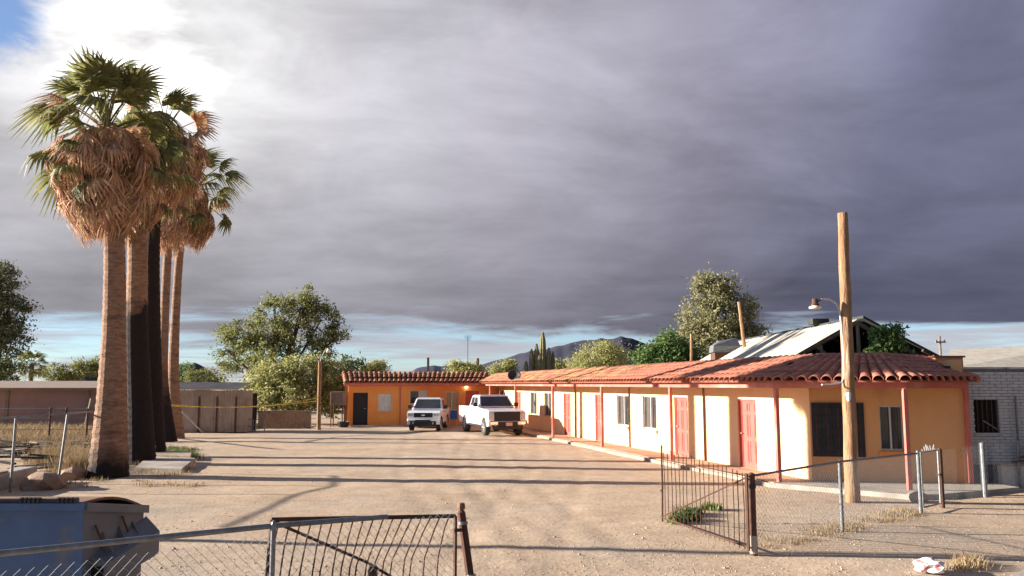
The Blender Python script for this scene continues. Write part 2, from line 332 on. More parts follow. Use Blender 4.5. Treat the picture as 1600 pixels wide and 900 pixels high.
def strips_obj(name, P, W, m, parent=None):         # P (n, k, 3) centre lines, W (n, k, 3) half-width vectors
    n, k, _ = P.shape; off = np.array(wloc(parent)) if parent else np.zeros(3)
    V = np.stack([P - W, P + W], axis=2).reshape(n * k * 2, 3) - off
    b = (np.arange(n) * k * 2)[:, None] + (np.arange(k - 1) * 2)[None, :]
    F = np.stack([b, b + 1, b + 3, b + 2], axis=-1).reshape(-1)
    me = bpy.data.meshes.new(name)
    me.vertices.add(len(V)); me.vertices.foreach_set('co', V.reshape(-1).astype(np.float32))
    me.loops.add(len(F)); me.loops.foreach_set('vertex_index', F.astype(np.int32))
    me.polygons.add(len(F) // 4); me.polygons.foreach_set('loop_start', np.arange(0, len(F), 4, dtype=np.int32))
    me.update(calc_edges=True); me.materials.append(M[m])
    o = link(bpy.data.objects.new(name, me)); o.parent = parent
    return o
def unit(a): return a / np.maximum(np.linalg.norm(a, axis=-1, keepdims=True), 1e-9)

# ------------------------------------------------------------------ ground, road, kerb (street runs along SD)
SD = Vector((0.746, 0.666, 0)).normalized(); SN = Vector((SD.y, -SD.x, 0))   # SN points from the fence to the street
F0 = Vector((3.58, 12.65, 0))                                                # gate post on the fence line
KERB = 3.05
def uv(u, v, z=0.0): p = F0 + SD * u + SN * v; return Vector((p.x, p.y, z))
def vnoise(x, y, s, seed=0):
    def h(i, j): return (math.sin(i * 127.1 + j * 311.7 + seed * 17.3) * 43758.5453) % 1.0
    x *= s; y *= s; i, j = math.floor(x), math.floor(y); a, b = x - i, y - j; a = a * a * (3 - 2 * a); b = b * b * (3 - 2 * b)
    return (h(i, j) * (1 - a) + h(i + 1, j) * a) * (1 - b) + (h(i, j + 1) * (1 - a) + h(i + 1, j + 1) * a) * b
def gh(x, y):
    z = (vnoise(x, y, 0.35, 1) - 0.5) * 0.045 + (vnoise(x, y, 1.1, 2) - 0.5) * 0.016 + (vnoise(x, y, 3.0, 3) - 0.5) * 0.007
    if 9 < y < 44 and -9 < x < 6:            # wheel ruts from the gate across the yard
        for (x0, k, a, f, ph, w) in RUTS:
            cx = x0 + k * (y - 10) + a * math.sin(y * f + ph)
            for s in (-0.78, 0.78):
                d = abs(x - cx - s)
                if d < 0.7: z += -0.009 * w * math.exp(-(d / 0.16) ** 2) + 0.004 * w * math.exp(-((d - 0.33) / 0.13) ** 2)
    return z
RUTS = ((0.9, -0.08, 0.5, 0.16, 0.4, 1.0), (1.4, -0.21, 0.9, 0.13, 2.0, 0.8), (0.4, 0.03, 0.8, 0.12, 4.0, 0.9), (1.8, -0.13, 0.4, 0.2, 1.0, 0.6))
def build_ground():
    us = list(np.arange(-26, 34, 0.17)) + [34 + 1.5 * 1.45 ** k for k in range(1, 22)]
    us = [-26 - 1.5 * 1.45 ** k for k in range(21, 0, -1)] + us
    vs_ = [KERB + 0.16 + 1.2 * 1.6 ** k for k in range(18, 0, -1)] + [KERB + 0.16, KERB + 0.15, KERB + 0.05] + list(np.arange(KERB - 0.1, -45, -0.17)) + [-45 - 1.5 * 1.45 ** k for k in range(1, 22)]
    verts = []; faces = []
    for v in vs_:
        for u in us:
            p = F0 + SD * u + SN * v
            z = gh(p.x, p.y) if abs(u) < 60 and v > -60 else 0.0
            if v > KERB + 0.155: z = -0.22
            elif v > KERB - 0.2: z = -0.01
            verts.append((p.x, p.y, z - 0.012))
    n = len(us)
    for j in range(len(vs_) - 1):
        for i in range(n - 1): faces.append((j * n + i, j * n + i + 1, (j + 1) * n + i + 1, (j + 1) * n + i))
    me = bpy.data.meshes.new('ground'); me.from_pydata(verts, [], faces); me.materials.append(M['dirt'])
    for p in me.polygons: p.use_smooth = True
    g = link(bpy.data.objects.new('ground', me)); g['kind'] = 'structure'
    r = MB().quad(uv(-400, KERB + 0.15, -0.13), uv(-400, KERB + 10.5, -0.13), uv(400, KERB + 10.5, -0.13), uv(400, KERB + 0.15, -0.13)).build('road', 'asphalt'); r['kind'] = 'structure'
    k = MB()
    for i in range(-14, 20):
        k.obox(F0, SD, SN, (0, 0, 1), (i * 3.0, KERB, -0.3), (i * 3.0 + 2.985, KERB + 0.15, 0.012))
    o = k.build('kerb', 'concrete', bevel=0.015); o['kind'] = 'structure'
build_ground()

# ------------------------------------------------------------------ motel
UP = Vector((0, 0, 1))
WD = Vector((-0.27, 1, 0)).normalized(); WO = Vector((-WD.y, WD.x, 0))     # along the long wing (away), and outwards to the yard
def wing(Z, off=0.0, z=0.0):           # point on the post line at depth Z, off metres towards the yard (negative: towards the wall)
    return Vector((12.235 - 0.27 * Z, Z, z)) + WO * off
def wallZ(px, c=13.275): return c / ((px - 800) / 1300.0 + 0.27)
motel = thing('motel', 'long peach and orange single storey motel with red clay tile roof and porch posts', 'motel', (7.5, 24, 0))
WZ1, WZ0 = 21.2, 52.0
CW = Vector((13.275 - 0.27 * WZ1, WZ1, 0))          # near corner of the wing wall
CF = Vector((11.17, 20.6, 0))                       # right end of the front wall
FA = Vector((-9.77, 49.8, 0)); FD = Vector((WD.y, -WD.x, 0)); FO = Vector((FD.y, -FD.x, 0))
FL = 9.3
EZ = 2.60   # eave height
WH = 2.78    # wall height
SLAB = 0.10

def wall_open(name, A, d, length, out, h0, h1, ops, m, th=0.2):
    mb = MB(); s = 0.0
    cuts = sorted(ops, key=lambda o: o[0])
    for (a, b, z0, z1) in cuts:
        if a > s: mb.obox(A, d, -out, UP, (s, 0, h0), (a, th, h1))
        if z0 > h0 + 0.02: mb.obox(A, d, -out, UP, (a, 0, h0), (b, th, z0))
        mb.obox(A, d, -out, UP, (a, 0, z1), (b, th, h1))
        s = b
    if s < length: mb.obox(A, d, -out, UP, (s, 0, h0), (length, th, h1))
    return mb.build(name, m, motel)
def make_door(A, d, out, a, b, z0, z1, m, panels=True, setb=0.07, handle=True):
    dr = MB().obox(A, d, -out, UP, (a + 0.04, setb, z0 + 0.01), (b - 0.04, setb + 0.05, z1 - 0.04)).build('door', m, motel)
    w = b - a
    fm = MB()
    fm.obox(A, d, -out, UP, (a + 0.002, setb - 0.03, z0), (a + 0.045, setb + 0.08, z1 - 0.002)).obox(A, d, -out, UP, (b - 0.045, setb - 0.03, z0), (b - 0.002, setb + 0.08, z1 - 0.002))
    fm.obox(A, d, -out, UP, (a + 0.045, setb - 0.03, z1 - 0.045), (b - 0.045, setb + 0.08, z1 - 0.002)).build('door_frame', m, dr)
    if panels:
        for (pz0, pz1) in ((0.08, 0.40), (0.45, 0.78), (0.82, 0.95)):
            for (pa, pb) in ((0.14, 0.46), (0.54, 0.86)):
                q = MB(); H = z1 - z0
                x0, x1, y0, y1 = a + w * pa, a + w * pb, z0 + H * pz0, z0 + H * pz1
                t = 0.022
                for bx in (((x0, y0), (x1, y0 + t)), ((x0, y1 - t), (x1, y1)), ((x0, y0 + t), (x0 + t, y1 - t)), ((x1 - t, y0 + t), (x1, y1 - t))):
                    q.obox(A, d, -out, UP, (bx[0][0], setb - 0.014, bx[0][1]), (bx[1][0], setb + 0.002, bx[1][1]))
                q.obox(A, d, -out, UP, (x0 + 0.05, setb - 0.010, y0 + 0.05), (x1 - 0.05, setb + 0.002, y1 - 0.05))
                q.build('panel', m, dr)
    if handle:
        p = A + d * (b - 0.12) - out * (setb - 0.04) + UP * (z0 + 0.98)
        MB().tube([p - out * 0.04, p + out * 0.02, p + out * 0.02 + d * -0.09], 0.016, 6).build('handle', 'alu', dr)
    return dr
def make_window(A, d, out, a, b, z0, z1, sill=True, curtain='curtaind', setb=0.09, split=0.5, inside=None, right=None):
    fr = MB(); t = 0.035
    fr.obox(A, d, -out, UP, (a + .002, setb - 0.03, z0 + .002), (a + t, setb + 0.03, z1 - .002)).obox(A, d, -out, UP, (b - t, setb - 0.03, z0 + .002), (b - .002, setb + 0.03, z1 - .002))
    fr.obox(A, d, -out, UP, (a + t, setb - 0.03, z0 + .002), (b - t, setb + 0.03, z0 + t)).obox(A, d, -out, UP, (a + t, setb - 0.03, z1 - t), (b - t, setb + 0.03, z1 - .002))
    mx = a + (b - a) * split
    win = fr.build('window', 'alu', motel)
    MB().obox(A, d, -out, UP, (mx - 0.022, setb - 0.035, z0 + t), (mx + 0.022, setb + 0.025, z1 - t)).build('mullion', 'alu', win)
    for (x0, x1, mm) in ((a + t, mx - 0.022, curtain), (mx + 0.022, b - t, right or curtain)):
        MB().obox(A, d, -out, UP, (x0, setb + 0.0, z0 + t), (x1, setb + 0.008, z1 - t)).build('pane', mm if mm in ('blind',) else 'glass', win)
        if mm != 'glass' and mm != 'blind':
            pass
    if curtain in ('curtain', 'curtaind'):
        q = MB(); n = 26; pts = []
        for i in range(n + 1):
            x = a + t + (b - a - 2 * t) * i / n; pts.append((x, setb - 0.016 - 0.007 * math.sin(i * 1.9)))
        lo_, hi_ = (0, n) if curtain == 'curtain' else (int(n * 0.42), int(n * 0.86))
        for i in range(lo_, hi_):
            if curtain == 'curtain' and abs(i - n / 2) < 1.5: continue
            f = lambda p, z: A + d * p[0] - out * p[1] + UP * z
            q.quad(f(pts[i], z0 + t), f(pts[i + 1], z0 + t), f(pts[i + 1], z1 - t), f(pts[i], z1 - t))
        q.build('curtain', curtain, win)
    if sill:
        MB().obox(A, d, -out, UP, (a - 0.10, -0.08, z0 - 0.13), (b + 0.10, -0.001, z0 - 0.02)).build('sill', 'wall' if A == CW else 'orange', win)
    return win

def build_walls():
    # long wing: stations along the wall from its near corner
    def s(px): return (wallZ(px) - WZ1) * 1.0358
    L = (WZ0 - WZ1) * 1.0358
    doors = [(1179.5, 1150.5), (1073, 1052.5), (942, 930), (891.5, 880.5), (814, 806.5), (786, 781)]
    wins = [(1024.5, 1003.5), (982, 963.5), (861, 853.5), (838.5, 830)]
    ops = [(s(a), max(s(b), s(a) + 0.95), SLAB, 2.06) for a, b in doors] + [(s(a), max(s(b), s(a) + 1.15), 0.88, 2.06) for a, b in wins]
    wall_open('wall', CW, WD, L, WO, -0.1, WH, ops, 'wall')
    for o in ops[:len(doors)]: make_door(CW, WD, WO, *o, 'door')
    for i, o in enumerate(ops[len(doors):]): make_window(CW, WD, WO, *o)
    for px in (1099.5, 983.5, 899):
        p = CW + WD * s(px) + WO * 0.03
        MB().tube([p, p + UP * 2.5], 0.028, 6).build('conduit', 'wood', motel)
    # front wall
    d = (CF - CW).normalized(); out = Vector((d.y, -d.x, 0)); Lf = (CF - CW).length
    def t(px):
        k = (px - 800) / 1300.0; return (k * CW.y - CW.x) / (d.x - k * d.y)
    o1 = (t(1268), t(1344), 0.72, 2.0); o2 = (t(1371), t(1408), 0.86, 1.96)
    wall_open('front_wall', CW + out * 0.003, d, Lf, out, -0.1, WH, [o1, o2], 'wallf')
    A = CW + out * 0.003
    make_window(A, d, out, *o2, sill=False, split=0.47)
    MB().obox(A, d, -out, UP, (o2[0] - 0.05, -0.05, o2[2] - 0.16), (o2[1] + 0.1, -0.001, o2[2] - 0.03)).build('window_ledge', 'orange', motel)
    sc = MB().obox(A, d, -out, UP, (o1[0] - 0.04, -0.045, o1[2] - 0.03), (o1[1] + 0.04, -0.003, o1[3] + 0.03)).build('window_screen', 'blackscreen', motel)
    w = o1[1] - o1[0]
    for i in range(9):
        x = o1[0] + w * (i + 0.5) / 9
        MB().obox(A, d, -out, UP, (x - 0.012, -0.06, o1[2]), (x + 0.012, -0.046, o1[3])).build('screen_bar', 'black' if i % 2 else 'rust', sc)
    for i in range(7):
        z = o1[2] + (o1[3] - o1[2]) * (i + 0.5) / 7
        MB().obox(A, d, -out, UP, (o1[0] - 0.03, -0.072, z - 0.01), (o1[1] + 0.03, -0.0605, z + 0.01)).build('screen_rail', 'black', sc)
    # end, back walls and flat roof
    B1 = Vector((12.3, 25.4, 0)); e = (B1 - CF).normalized()
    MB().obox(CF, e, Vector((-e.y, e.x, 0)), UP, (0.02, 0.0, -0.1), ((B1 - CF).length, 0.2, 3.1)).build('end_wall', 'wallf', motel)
    inn = -WO
    back = [CW + Vector((0.25, 0.3, 0)), CF + Vector((-0.1, 0.3, 0)), B1, CW + inn * 3.0 + WD * 4.5, CW + inn * 3.0 + WD * (L + 3.0), CW + inn * 0.2 + WD * (L + 3.0), CW + inn * 0.2 + WD * 1]
    MB().prism(back, 2.785, 2.95).build('flat_roof', 'tar', motel)
    q = CW + inn * 3.0
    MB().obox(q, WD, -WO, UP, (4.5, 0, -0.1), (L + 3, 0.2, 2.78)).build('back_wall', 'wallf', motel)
    pp = at(1480, 570, 23.4); MB().box((pp.x - 0.37, 23.3, 2.3), (pp.x + 0.40, 24.3, 3.24)).build('parapet', 'wallf', motel)
    MB().box((pp.x - 0.42, 23.25, 3.24), (pp.x + 0.45, 24.35, 3.29)).build('parapet_cap', 'deck', motel)
    # far wing
    def tf(px):
        k = (px - 800) / 1300.0; return (k * FA.y - FA.x) / (FD.x - k * FD.y)
    fo = [(tf(552.5), tf(575.5), 0.06, 1.98), (tf(591.5), tf(613), 0.86, 1.90), (tf(641), tf(669), 1.30, 2.10), (tf(697), tf(716.5), 0.90, 2.02), (tf(727.5), tf(748), 0.06, 2.08)]
    wall_open('far_wing_wall', FA, FD, FL, FO, -0.1, WH, fo, 'orange')
    make_door(FA, FD, FO, *fo[0], 'blackdoor', panels=False)
    make_door(FA, FD, FO, *fo[4], 'door')
    make_window(FA, FD, FO, *fo[1], curtain='blind')
    make_window(FA, FD, FO, *fo[2], curtain='glass', right='blind', sill=False)
    make_window(FA, FD, FO, *fo[3], curtain='curtain', sill=False)
    MB().obox(FA, FD, -FO, UP, (0, 0.2, -0.1), (0.2, 3.8, 2.78)).build('far_wing_end_wall', 'orange', motel)
    MB().obox(FA, FD, -FO, UP, (0.2, 0.2, 2.80), (FL, 3.8, 2.95)).build('far_flat_roof', 'tar', motel)
    MB().obox(FA, FD, -FO, UP, (0.2, 3.6, -0.1), (FL, 3.8, 2.79)).build('far_back_wall', 'orange', motel)
    MB().obox(FA, FD, FO, UP, (-0.02, 0.003, 0), (0.16, 0.10, 2.5)).build('pilaster', 'orange', motel)
    x = tf(626); MB().obox(FA, FD, FO, UP, (x - 0.04, 0.003, 0.05), (x + 0.04, 0.07, 2.5)).build('downpipe', 'red', motel)
    MB().obox(FA, FD, FO, UP, (-0.3, 0.34, 2.36), (FL - 0.65, 0.42, 2.56)).build('far_fascia', 'red', motel)
    MB().obox(FA, FD, FO, UP, (-0.3, 0.003, 2.50), (FL - 0.65, 0.338, 2.54)).build('far_soffit', 'orange', motel)
    x = tf(728.5); p = FA + FD * x + FO * 0.08 + UP * 2.30
    MB().lathe([(0.0, 0.06), (0.05, 0.05), (0.075, 0.0), (0.05, -0.05), (0.0, -0.07)], p, 10).build('lit_bulb', 'bulb', motel)
    MB().box((p.x - .04, p.y - .02, p.z + .06), (p.x + .04, p.y + .09, p.z + .12)).build('bulb_holder', 'alu', motel)
    # walkways
    def strip(name, pts, z0, z1, m): return MB().prism([(p.x, p.y) for p in pts], z0, z1).build(name, m, motel, bevel=0.012)
    zs = [20.75, 24.2, 27.7, 31.2, 34.7, 38.3, 41.8, 45.3, 49.3]
    for a, b in zip(zs[:-1], zs[1:]):
        jit = random.uniform(-0.05, 0.05)
        strip('walkway_slab', [wing(a + 0.01, 0.20), wing(b - 0.01, 0.20), wing(b - 0.01, -1.01), wing(a + 0.01, -1.01)], -0.1, SLAB - 0.005 * random.random(), 'walk')
        strip('walkway_edge', [wing(a + 0.02, 0.34 + jit), wing(b - 0.02, 0.34 + jit), wing(b - 0.02, 0.205), wing(a + 0.02, 0.205)], -0.1, SLAB - 0.02, 'slabedge')
    strip('front_slab', [wing(20.74, 0.34), wing(20.74, -1.0), CW + Vector((0.05, -0.02, 0)), CF + Vector((0.6, -0.02, 0)), CF + Vector((0.75, -0.8, 0)), Vector((9.35, 18.55, 0)), Vector((8.7, 18.5, 0))], -0.1, SLAB - 0.004, 'concrete')
    strip('far_slab', [FA + FO * 0.9 + FD * 0.1, FA + FO * 0.01 + FD * 0.1, FA + FO * 0.01 + FD * 9.0, FA + FO * 0.9 + FD * 8.1], -0.1, 0.05, 'concrete')
build_walls()

# porch: posts, beams, roof
PP = [wing(z) for z in (50.2, 44.6, 38.35, 32.4, 26.6, 20.85)] + [Vector((9.09, 19.3, 0)), Vector((11.16, 20.5, 0))]
def build_porch():
    for i, p in enumerate(PP):
        d = WD if i < 6 else Vector((1, 0, 0)); w = Vector((-d.y, d.x, 0)); h = 0.05
        MB().obox(p, d, w, UP, (-h, -h, 0.0), (h, h, 2.40)).build('porch_post', 'red', motel, bevel=0.006)
    bp = [wing(51.9)] + PP[5:]
    for a, b in zip(bp[:-1], bp[1:]):
        d = (b - a).normalized(); w = Vector((-d.y, d.x, 0)); L = (b - a).length
        n = max(1, round(L / 6)); 
        for k in range(n):
            MB().obox(a, d, w, UP, (L * k / n + (0.004 if k else -0.04), -0.06, 2.40), (L * (k + 1) / n - 0.004 + (0.04 if k == n - 1 else 0), 0.06, 2.575)).build('porch_beam', 'red', motel)
    # roof patches: (eave0, eave1, ridge0, ridge1)
    E0 = wing(51.6, 0.30, EZ); E1 = wing(20.55, 0.28, EZ); E2 = Vector((9.1, 18.95, EZ)); E3 = Vector((11.36, 20.32, EZ))
    RH = 3.20
    R0 = Vector((-1.05, 52.6, 3.06)); R1 = Vector((8.2, 22.15, RH)); R2 = Vector((9.75, 21.75, RH)); R3 = Vector((11.3, 22.85, RH - 0.03))
    fe0 = FA + FO * 0.45 - FD * 0.32 + UP * EZ; fe1 = FA + FO * 0.45 + FD * 8.2 + UP * EZ
    fr0 = FA - FO * 1.7 - FD * 0.32 + UP * 3.16; fr1 = FA - FO * 1.7 + FD * 9.0 + UP * 3.16
    patches = [(E1, E2, R1, R2), (E2, E3, R2, R3), (E1, E0, R1, R0), (fe0, fe1, fr0, fr1)]
    # one shared barrel tile: unit length along y, radius along x/z
    def tile_mesh():
        mb = MB(); n = 7; vs = []
        for (y, r) in ((0.0, 1.0), (1.0, 0.92)):
            for q in (1.0, 0.88):
                for k in range(n + 1):
                    a = math.pi * k / n; vs.append((math.cos(a) * r * q * 0.128, y * 0.60, math.sin(a) * r * q * 0.112))
        fs = []; m_ = n + 1
        for k in range(n):
            fs.append((k, k + 1, 2 * m_ + k + 1, 2 * m_ + k)); fs.append((m_ + k, 3 * m_ + k, 3 * m_ + k + 1, m_ + k + 1)); fs.append((k, m_ + k, m_ + k + 1, k + 1))
        mb.add(vs, fs); return mb
    tm = tile_mesh()
    me = bpy.data.meshes.new('roof_tile'); me.from_pydata(tm.v, [], tm.f); me.materials.append(M['tile'])
    for p in me.polygons: p.use_smooth = True
    tv = np.array(tm.v)
    single = 0; rest = MB(); motel_off = wloc(motel)
    allt = []
    for (a, b, c, d) in patches:
        L = (b - a).length; n = int(round(L / 0.28)); nr = (b - a).cross(c - a).normalized(); 
        if nr.z < 0: nr = -nr
        MB().add([a - nr * .015, b - nr * .015, d - nr * .015, c - nr * .015, a - nr * .06, b - nr * .06, d - nr * .06, c - nr * .06],
                 [(0, 1, 2, 3), (7, 6, 5, 4), (0, 4, 5, 1), (1, 5, 6, 2), (2, 6, 7, 3), (3, 7, 4, 0)]).build('roof_deck', 'deck', motel)
        Lr = (d - c).length
        for i in range(n):
            u = (i + 0.5) / n; e = a.lerp(b, u); r = c.lerp(d, u); run = (r - e).length; k = max(3, int(round(run / 0.47)))
            shrink = (1 - Lr / L)
            for j in range(k):
                w = j / k
                p = e.lerp(r, w - 0.03 if j == 0 else w); ax = (r - e).normalized(); sd = ax.cross(nr).normalized()
                ja = random.gauss(0, 0.015); ax2 = (ax + sd * ja + nr * (-0.022 + random.gauss(0, 0.005))).normalized(); sd2 = ax2.cross(nr).normalized(); up2 = sd2.cross(ax2)
                if up2.z < 0: up2 = -up2
                wsc = max(0.45, 1 - shrink * w * 0.85) * random.uniform(0.97, 1.03)
                mt = Matrix(((sd2.x * wsc, ax2.x * run / k / 0.47, up2.x, p.x), (sd2.y * wsc, ax2.y * run / k / 0.47, up2.y, p.y), (sd2.z * wsc, ax2.z * run / k / 0.47, up2.z, p.z + 0.012 + random.gauss(0, 0.003)), (0, 0, 0, 1)))
                allt.append((p.length, mt))
    allt.sort(key=lambda t: t[0])
    hole = {64, 118}
    for i, (_, mt) in enumerate(allt):
        if i in hole: continue
        if i < 300:
            o = link(bpy.data.objects.new('roof_tile', me)); o.parent = motel; m2 = mt.copy(); m2.translation -= motel_off; o.matrix_local = m2
        else:
            A = np.array(mt); v = tv @ A[:3, :3].T + A[:3, 3]
            rest.add(v.tolist(), tm.f)
    o = rest.build('far_roof_tiles', 'tile', motel, smooth=True); o['kind'] = 'stuff'
    # hip and ridge caps
    for a, b in ((R1, R2), (R2, R3), (E3, R3)):
        n = max(2, int((b - a).length / 0.4)); 
        for i in range(n):
            p, q = a.lerp(b, i / n), a.lerp(b, (i + 1.1) / n)
            MB().tube([p + UP * 0.02, q + UP * 0.045], [0.095, 0.082], 9).build('ridge_tile', 'tile', motel, smooth=True)
    # long wing ridge cap, a single flashing
    MB().tube([R1 + UP * 0.02, R0 + UP * 0.02], 0.07, 6).build('ridge_flashing', 'tile', motel)
    # porch ceiling lamps
    for z in (46.5, 24.3, 36.0):
        p = wing(z, -0.4, 2.52)
        MB().lathe([(0.0, 0.12), (0.05, 0.11), (0.05, 0.0), (0.065, -0.03), (0.05, -0.1), (0.0, -0.12)], p, 10).build('ceiling_lamp', 'globe', motel)
    MB().add([wing(51.5, .25, 2.578), wing(20.6, .25, 2.578), wing(20.9, -1.0, 2.775), wing(51.5, -1.0, 2.775)], [(0, 1, 2, 3)]).build('porch_ceiling', 'oldwood', motel)
build_porch()

# ------------------------------------------------------------------ palms
def burnt(name, z0, z1, amp):
    ma = M['bark'].copy(); ma.name = name; nt = ma.node_tree; N = nt.nodes; L = nt.links
    b = N['Principled BSDF']; src = b.inputs['Base Color'].links[0].from_socket
    g = N.new('ShaderNodeNewGeometry'); sp = N.new('ShaderNodeSeparateXYZ'); L.new(g.outputs['Position'], sp.inputs[0])
    t = N.new('ShaderNodeTexNoise'); L.new(g.outputs['Position'], t.inputs['Vector']); t.inputs['Scale'].default_value = 1.5; t.inputs['Detail'].default_value = 6
    a = N.new('ShaderNodeMath'); a.operation = 'MULTIPLY_ADD'; L.new(t.outputs[0], a.inputs[0]); a.inputs[1].default_value = amp; L.new(sp.outputs[2], a.inputs[2])
    r = N.new('ShaderNodeMapRange'); L.new(a.outputs[0], r.inputs[0]); r.inputs[1].default_value = z0 + amp / 2; r.inputs[2].default_value = z1 + amp / 2
    x = N.new('ShaderNodeMix'); x.data_type = 'RGBA'; L.new(r.outputs[0], x.inputs[0]); x.inputs[6].default_value = (0.022, 0.016, 0.014, 1); L.new(src, x.inputs[7])
    L.new(x.outputs[2], b.inputs['Base Color']); M[name] = ma
burnt('bark_foot', 0.3, 1.0, 1.4); burnt('bark_half', 4.7, 5.2, 2.6); burnt('bark_thin', 1.5, 4.0, 3.0)

def frond_mesh(seed, pet=1.15, fan=0.72, nl=22, droop=0.5):
    r = np.random.default_rng(seed); P = []; W = []
    # petiole along +x bending down
    k = 6
    xs = np.linspace(0, pet, k); zs = -0.16 * (xs / pet) ** 2 * pet
    mb = MB(); mb.tube([(x, 0, z) for x, z in zip(xs, zs)], [0.035 - 0.022 * i / (k - 1) for i in range(k)], 5)
    tip = np.array([xs[-1], 0, zs[-1]]); base_t = math.atan2(zs[-1] - zs[-2], xs[-1] - xs[-2])
    for i in range(nl):
        a = (i / (nl - 1) - 0.5) * R(205) + r.normal(0, 0.03)
        Ln = fan * (0.72 + 0.28 * math.cos(a * 0.6)) * r.uniform(0.88, 1.08)
        d = np.array([math.cos(a), math.sin(a), 0.10 - 0.16 * abs(math.sin(a * 0.5))]); d /= np.linalg.norm(d)
        c, s = math.cos(base_t), math.sin(base_t); d = np.array([d[0] * c - d[2] * s, d[1], d[0] * s + d[2] * c])
        side = np.cross(d, [0, 0, 1]); side /= np.linalg.norm(side); 
        pts = []; ws = []
        for j, q in enumerate((0.0, 0.3, 0.6, 0.82, 1.0)):
            dr = droop * Ln * max(0, q - 0.45) ** 2 * (1.4 + r.uniform(0, 1.2))
            pts.append(tip + d * Ln * (q - 0.12 * max(0, q - 0.6)) + np.array([0, 0, -dr])); ws.append((0.012, 0.042, 0.040, 0.022, 0.003)[j])
        tl = 0.35 * (1 if i % 2 else -1)
        for j in range(4):
            o0 = side * ws[j] + np.array([0, 0, tl * ws[j]]); o1 = side * ws[j + 1] + np.array([0, 0, tl * ws[j + 1]])
            mb.add([pts[j] - o0, pts[j] + o0, pts[j + 1] + o1, pts[j + 1] - o1], [(0, 1, 2, 3)])
    me = bpy.data.meshes.new('frond'); me.from_pydata(mb.v, [], mb.f); me.materials.append(M['frond'])
    return me
FRONDS = [frond_mesh(s, pet=p, droop=d) for s, p, d in ((1, 1.3, 0.7), (2, 1.2, 1.3), (3, 1.5, 1.0), (4, 1.35, 1.9))]
OLDFRONDS = []
for m_ in FRONDS[:2]:
    c_ = m_.copy(); c_.materials.clear(); c_.materials.append(M['dead']); OLDFRONDS.append(c_)

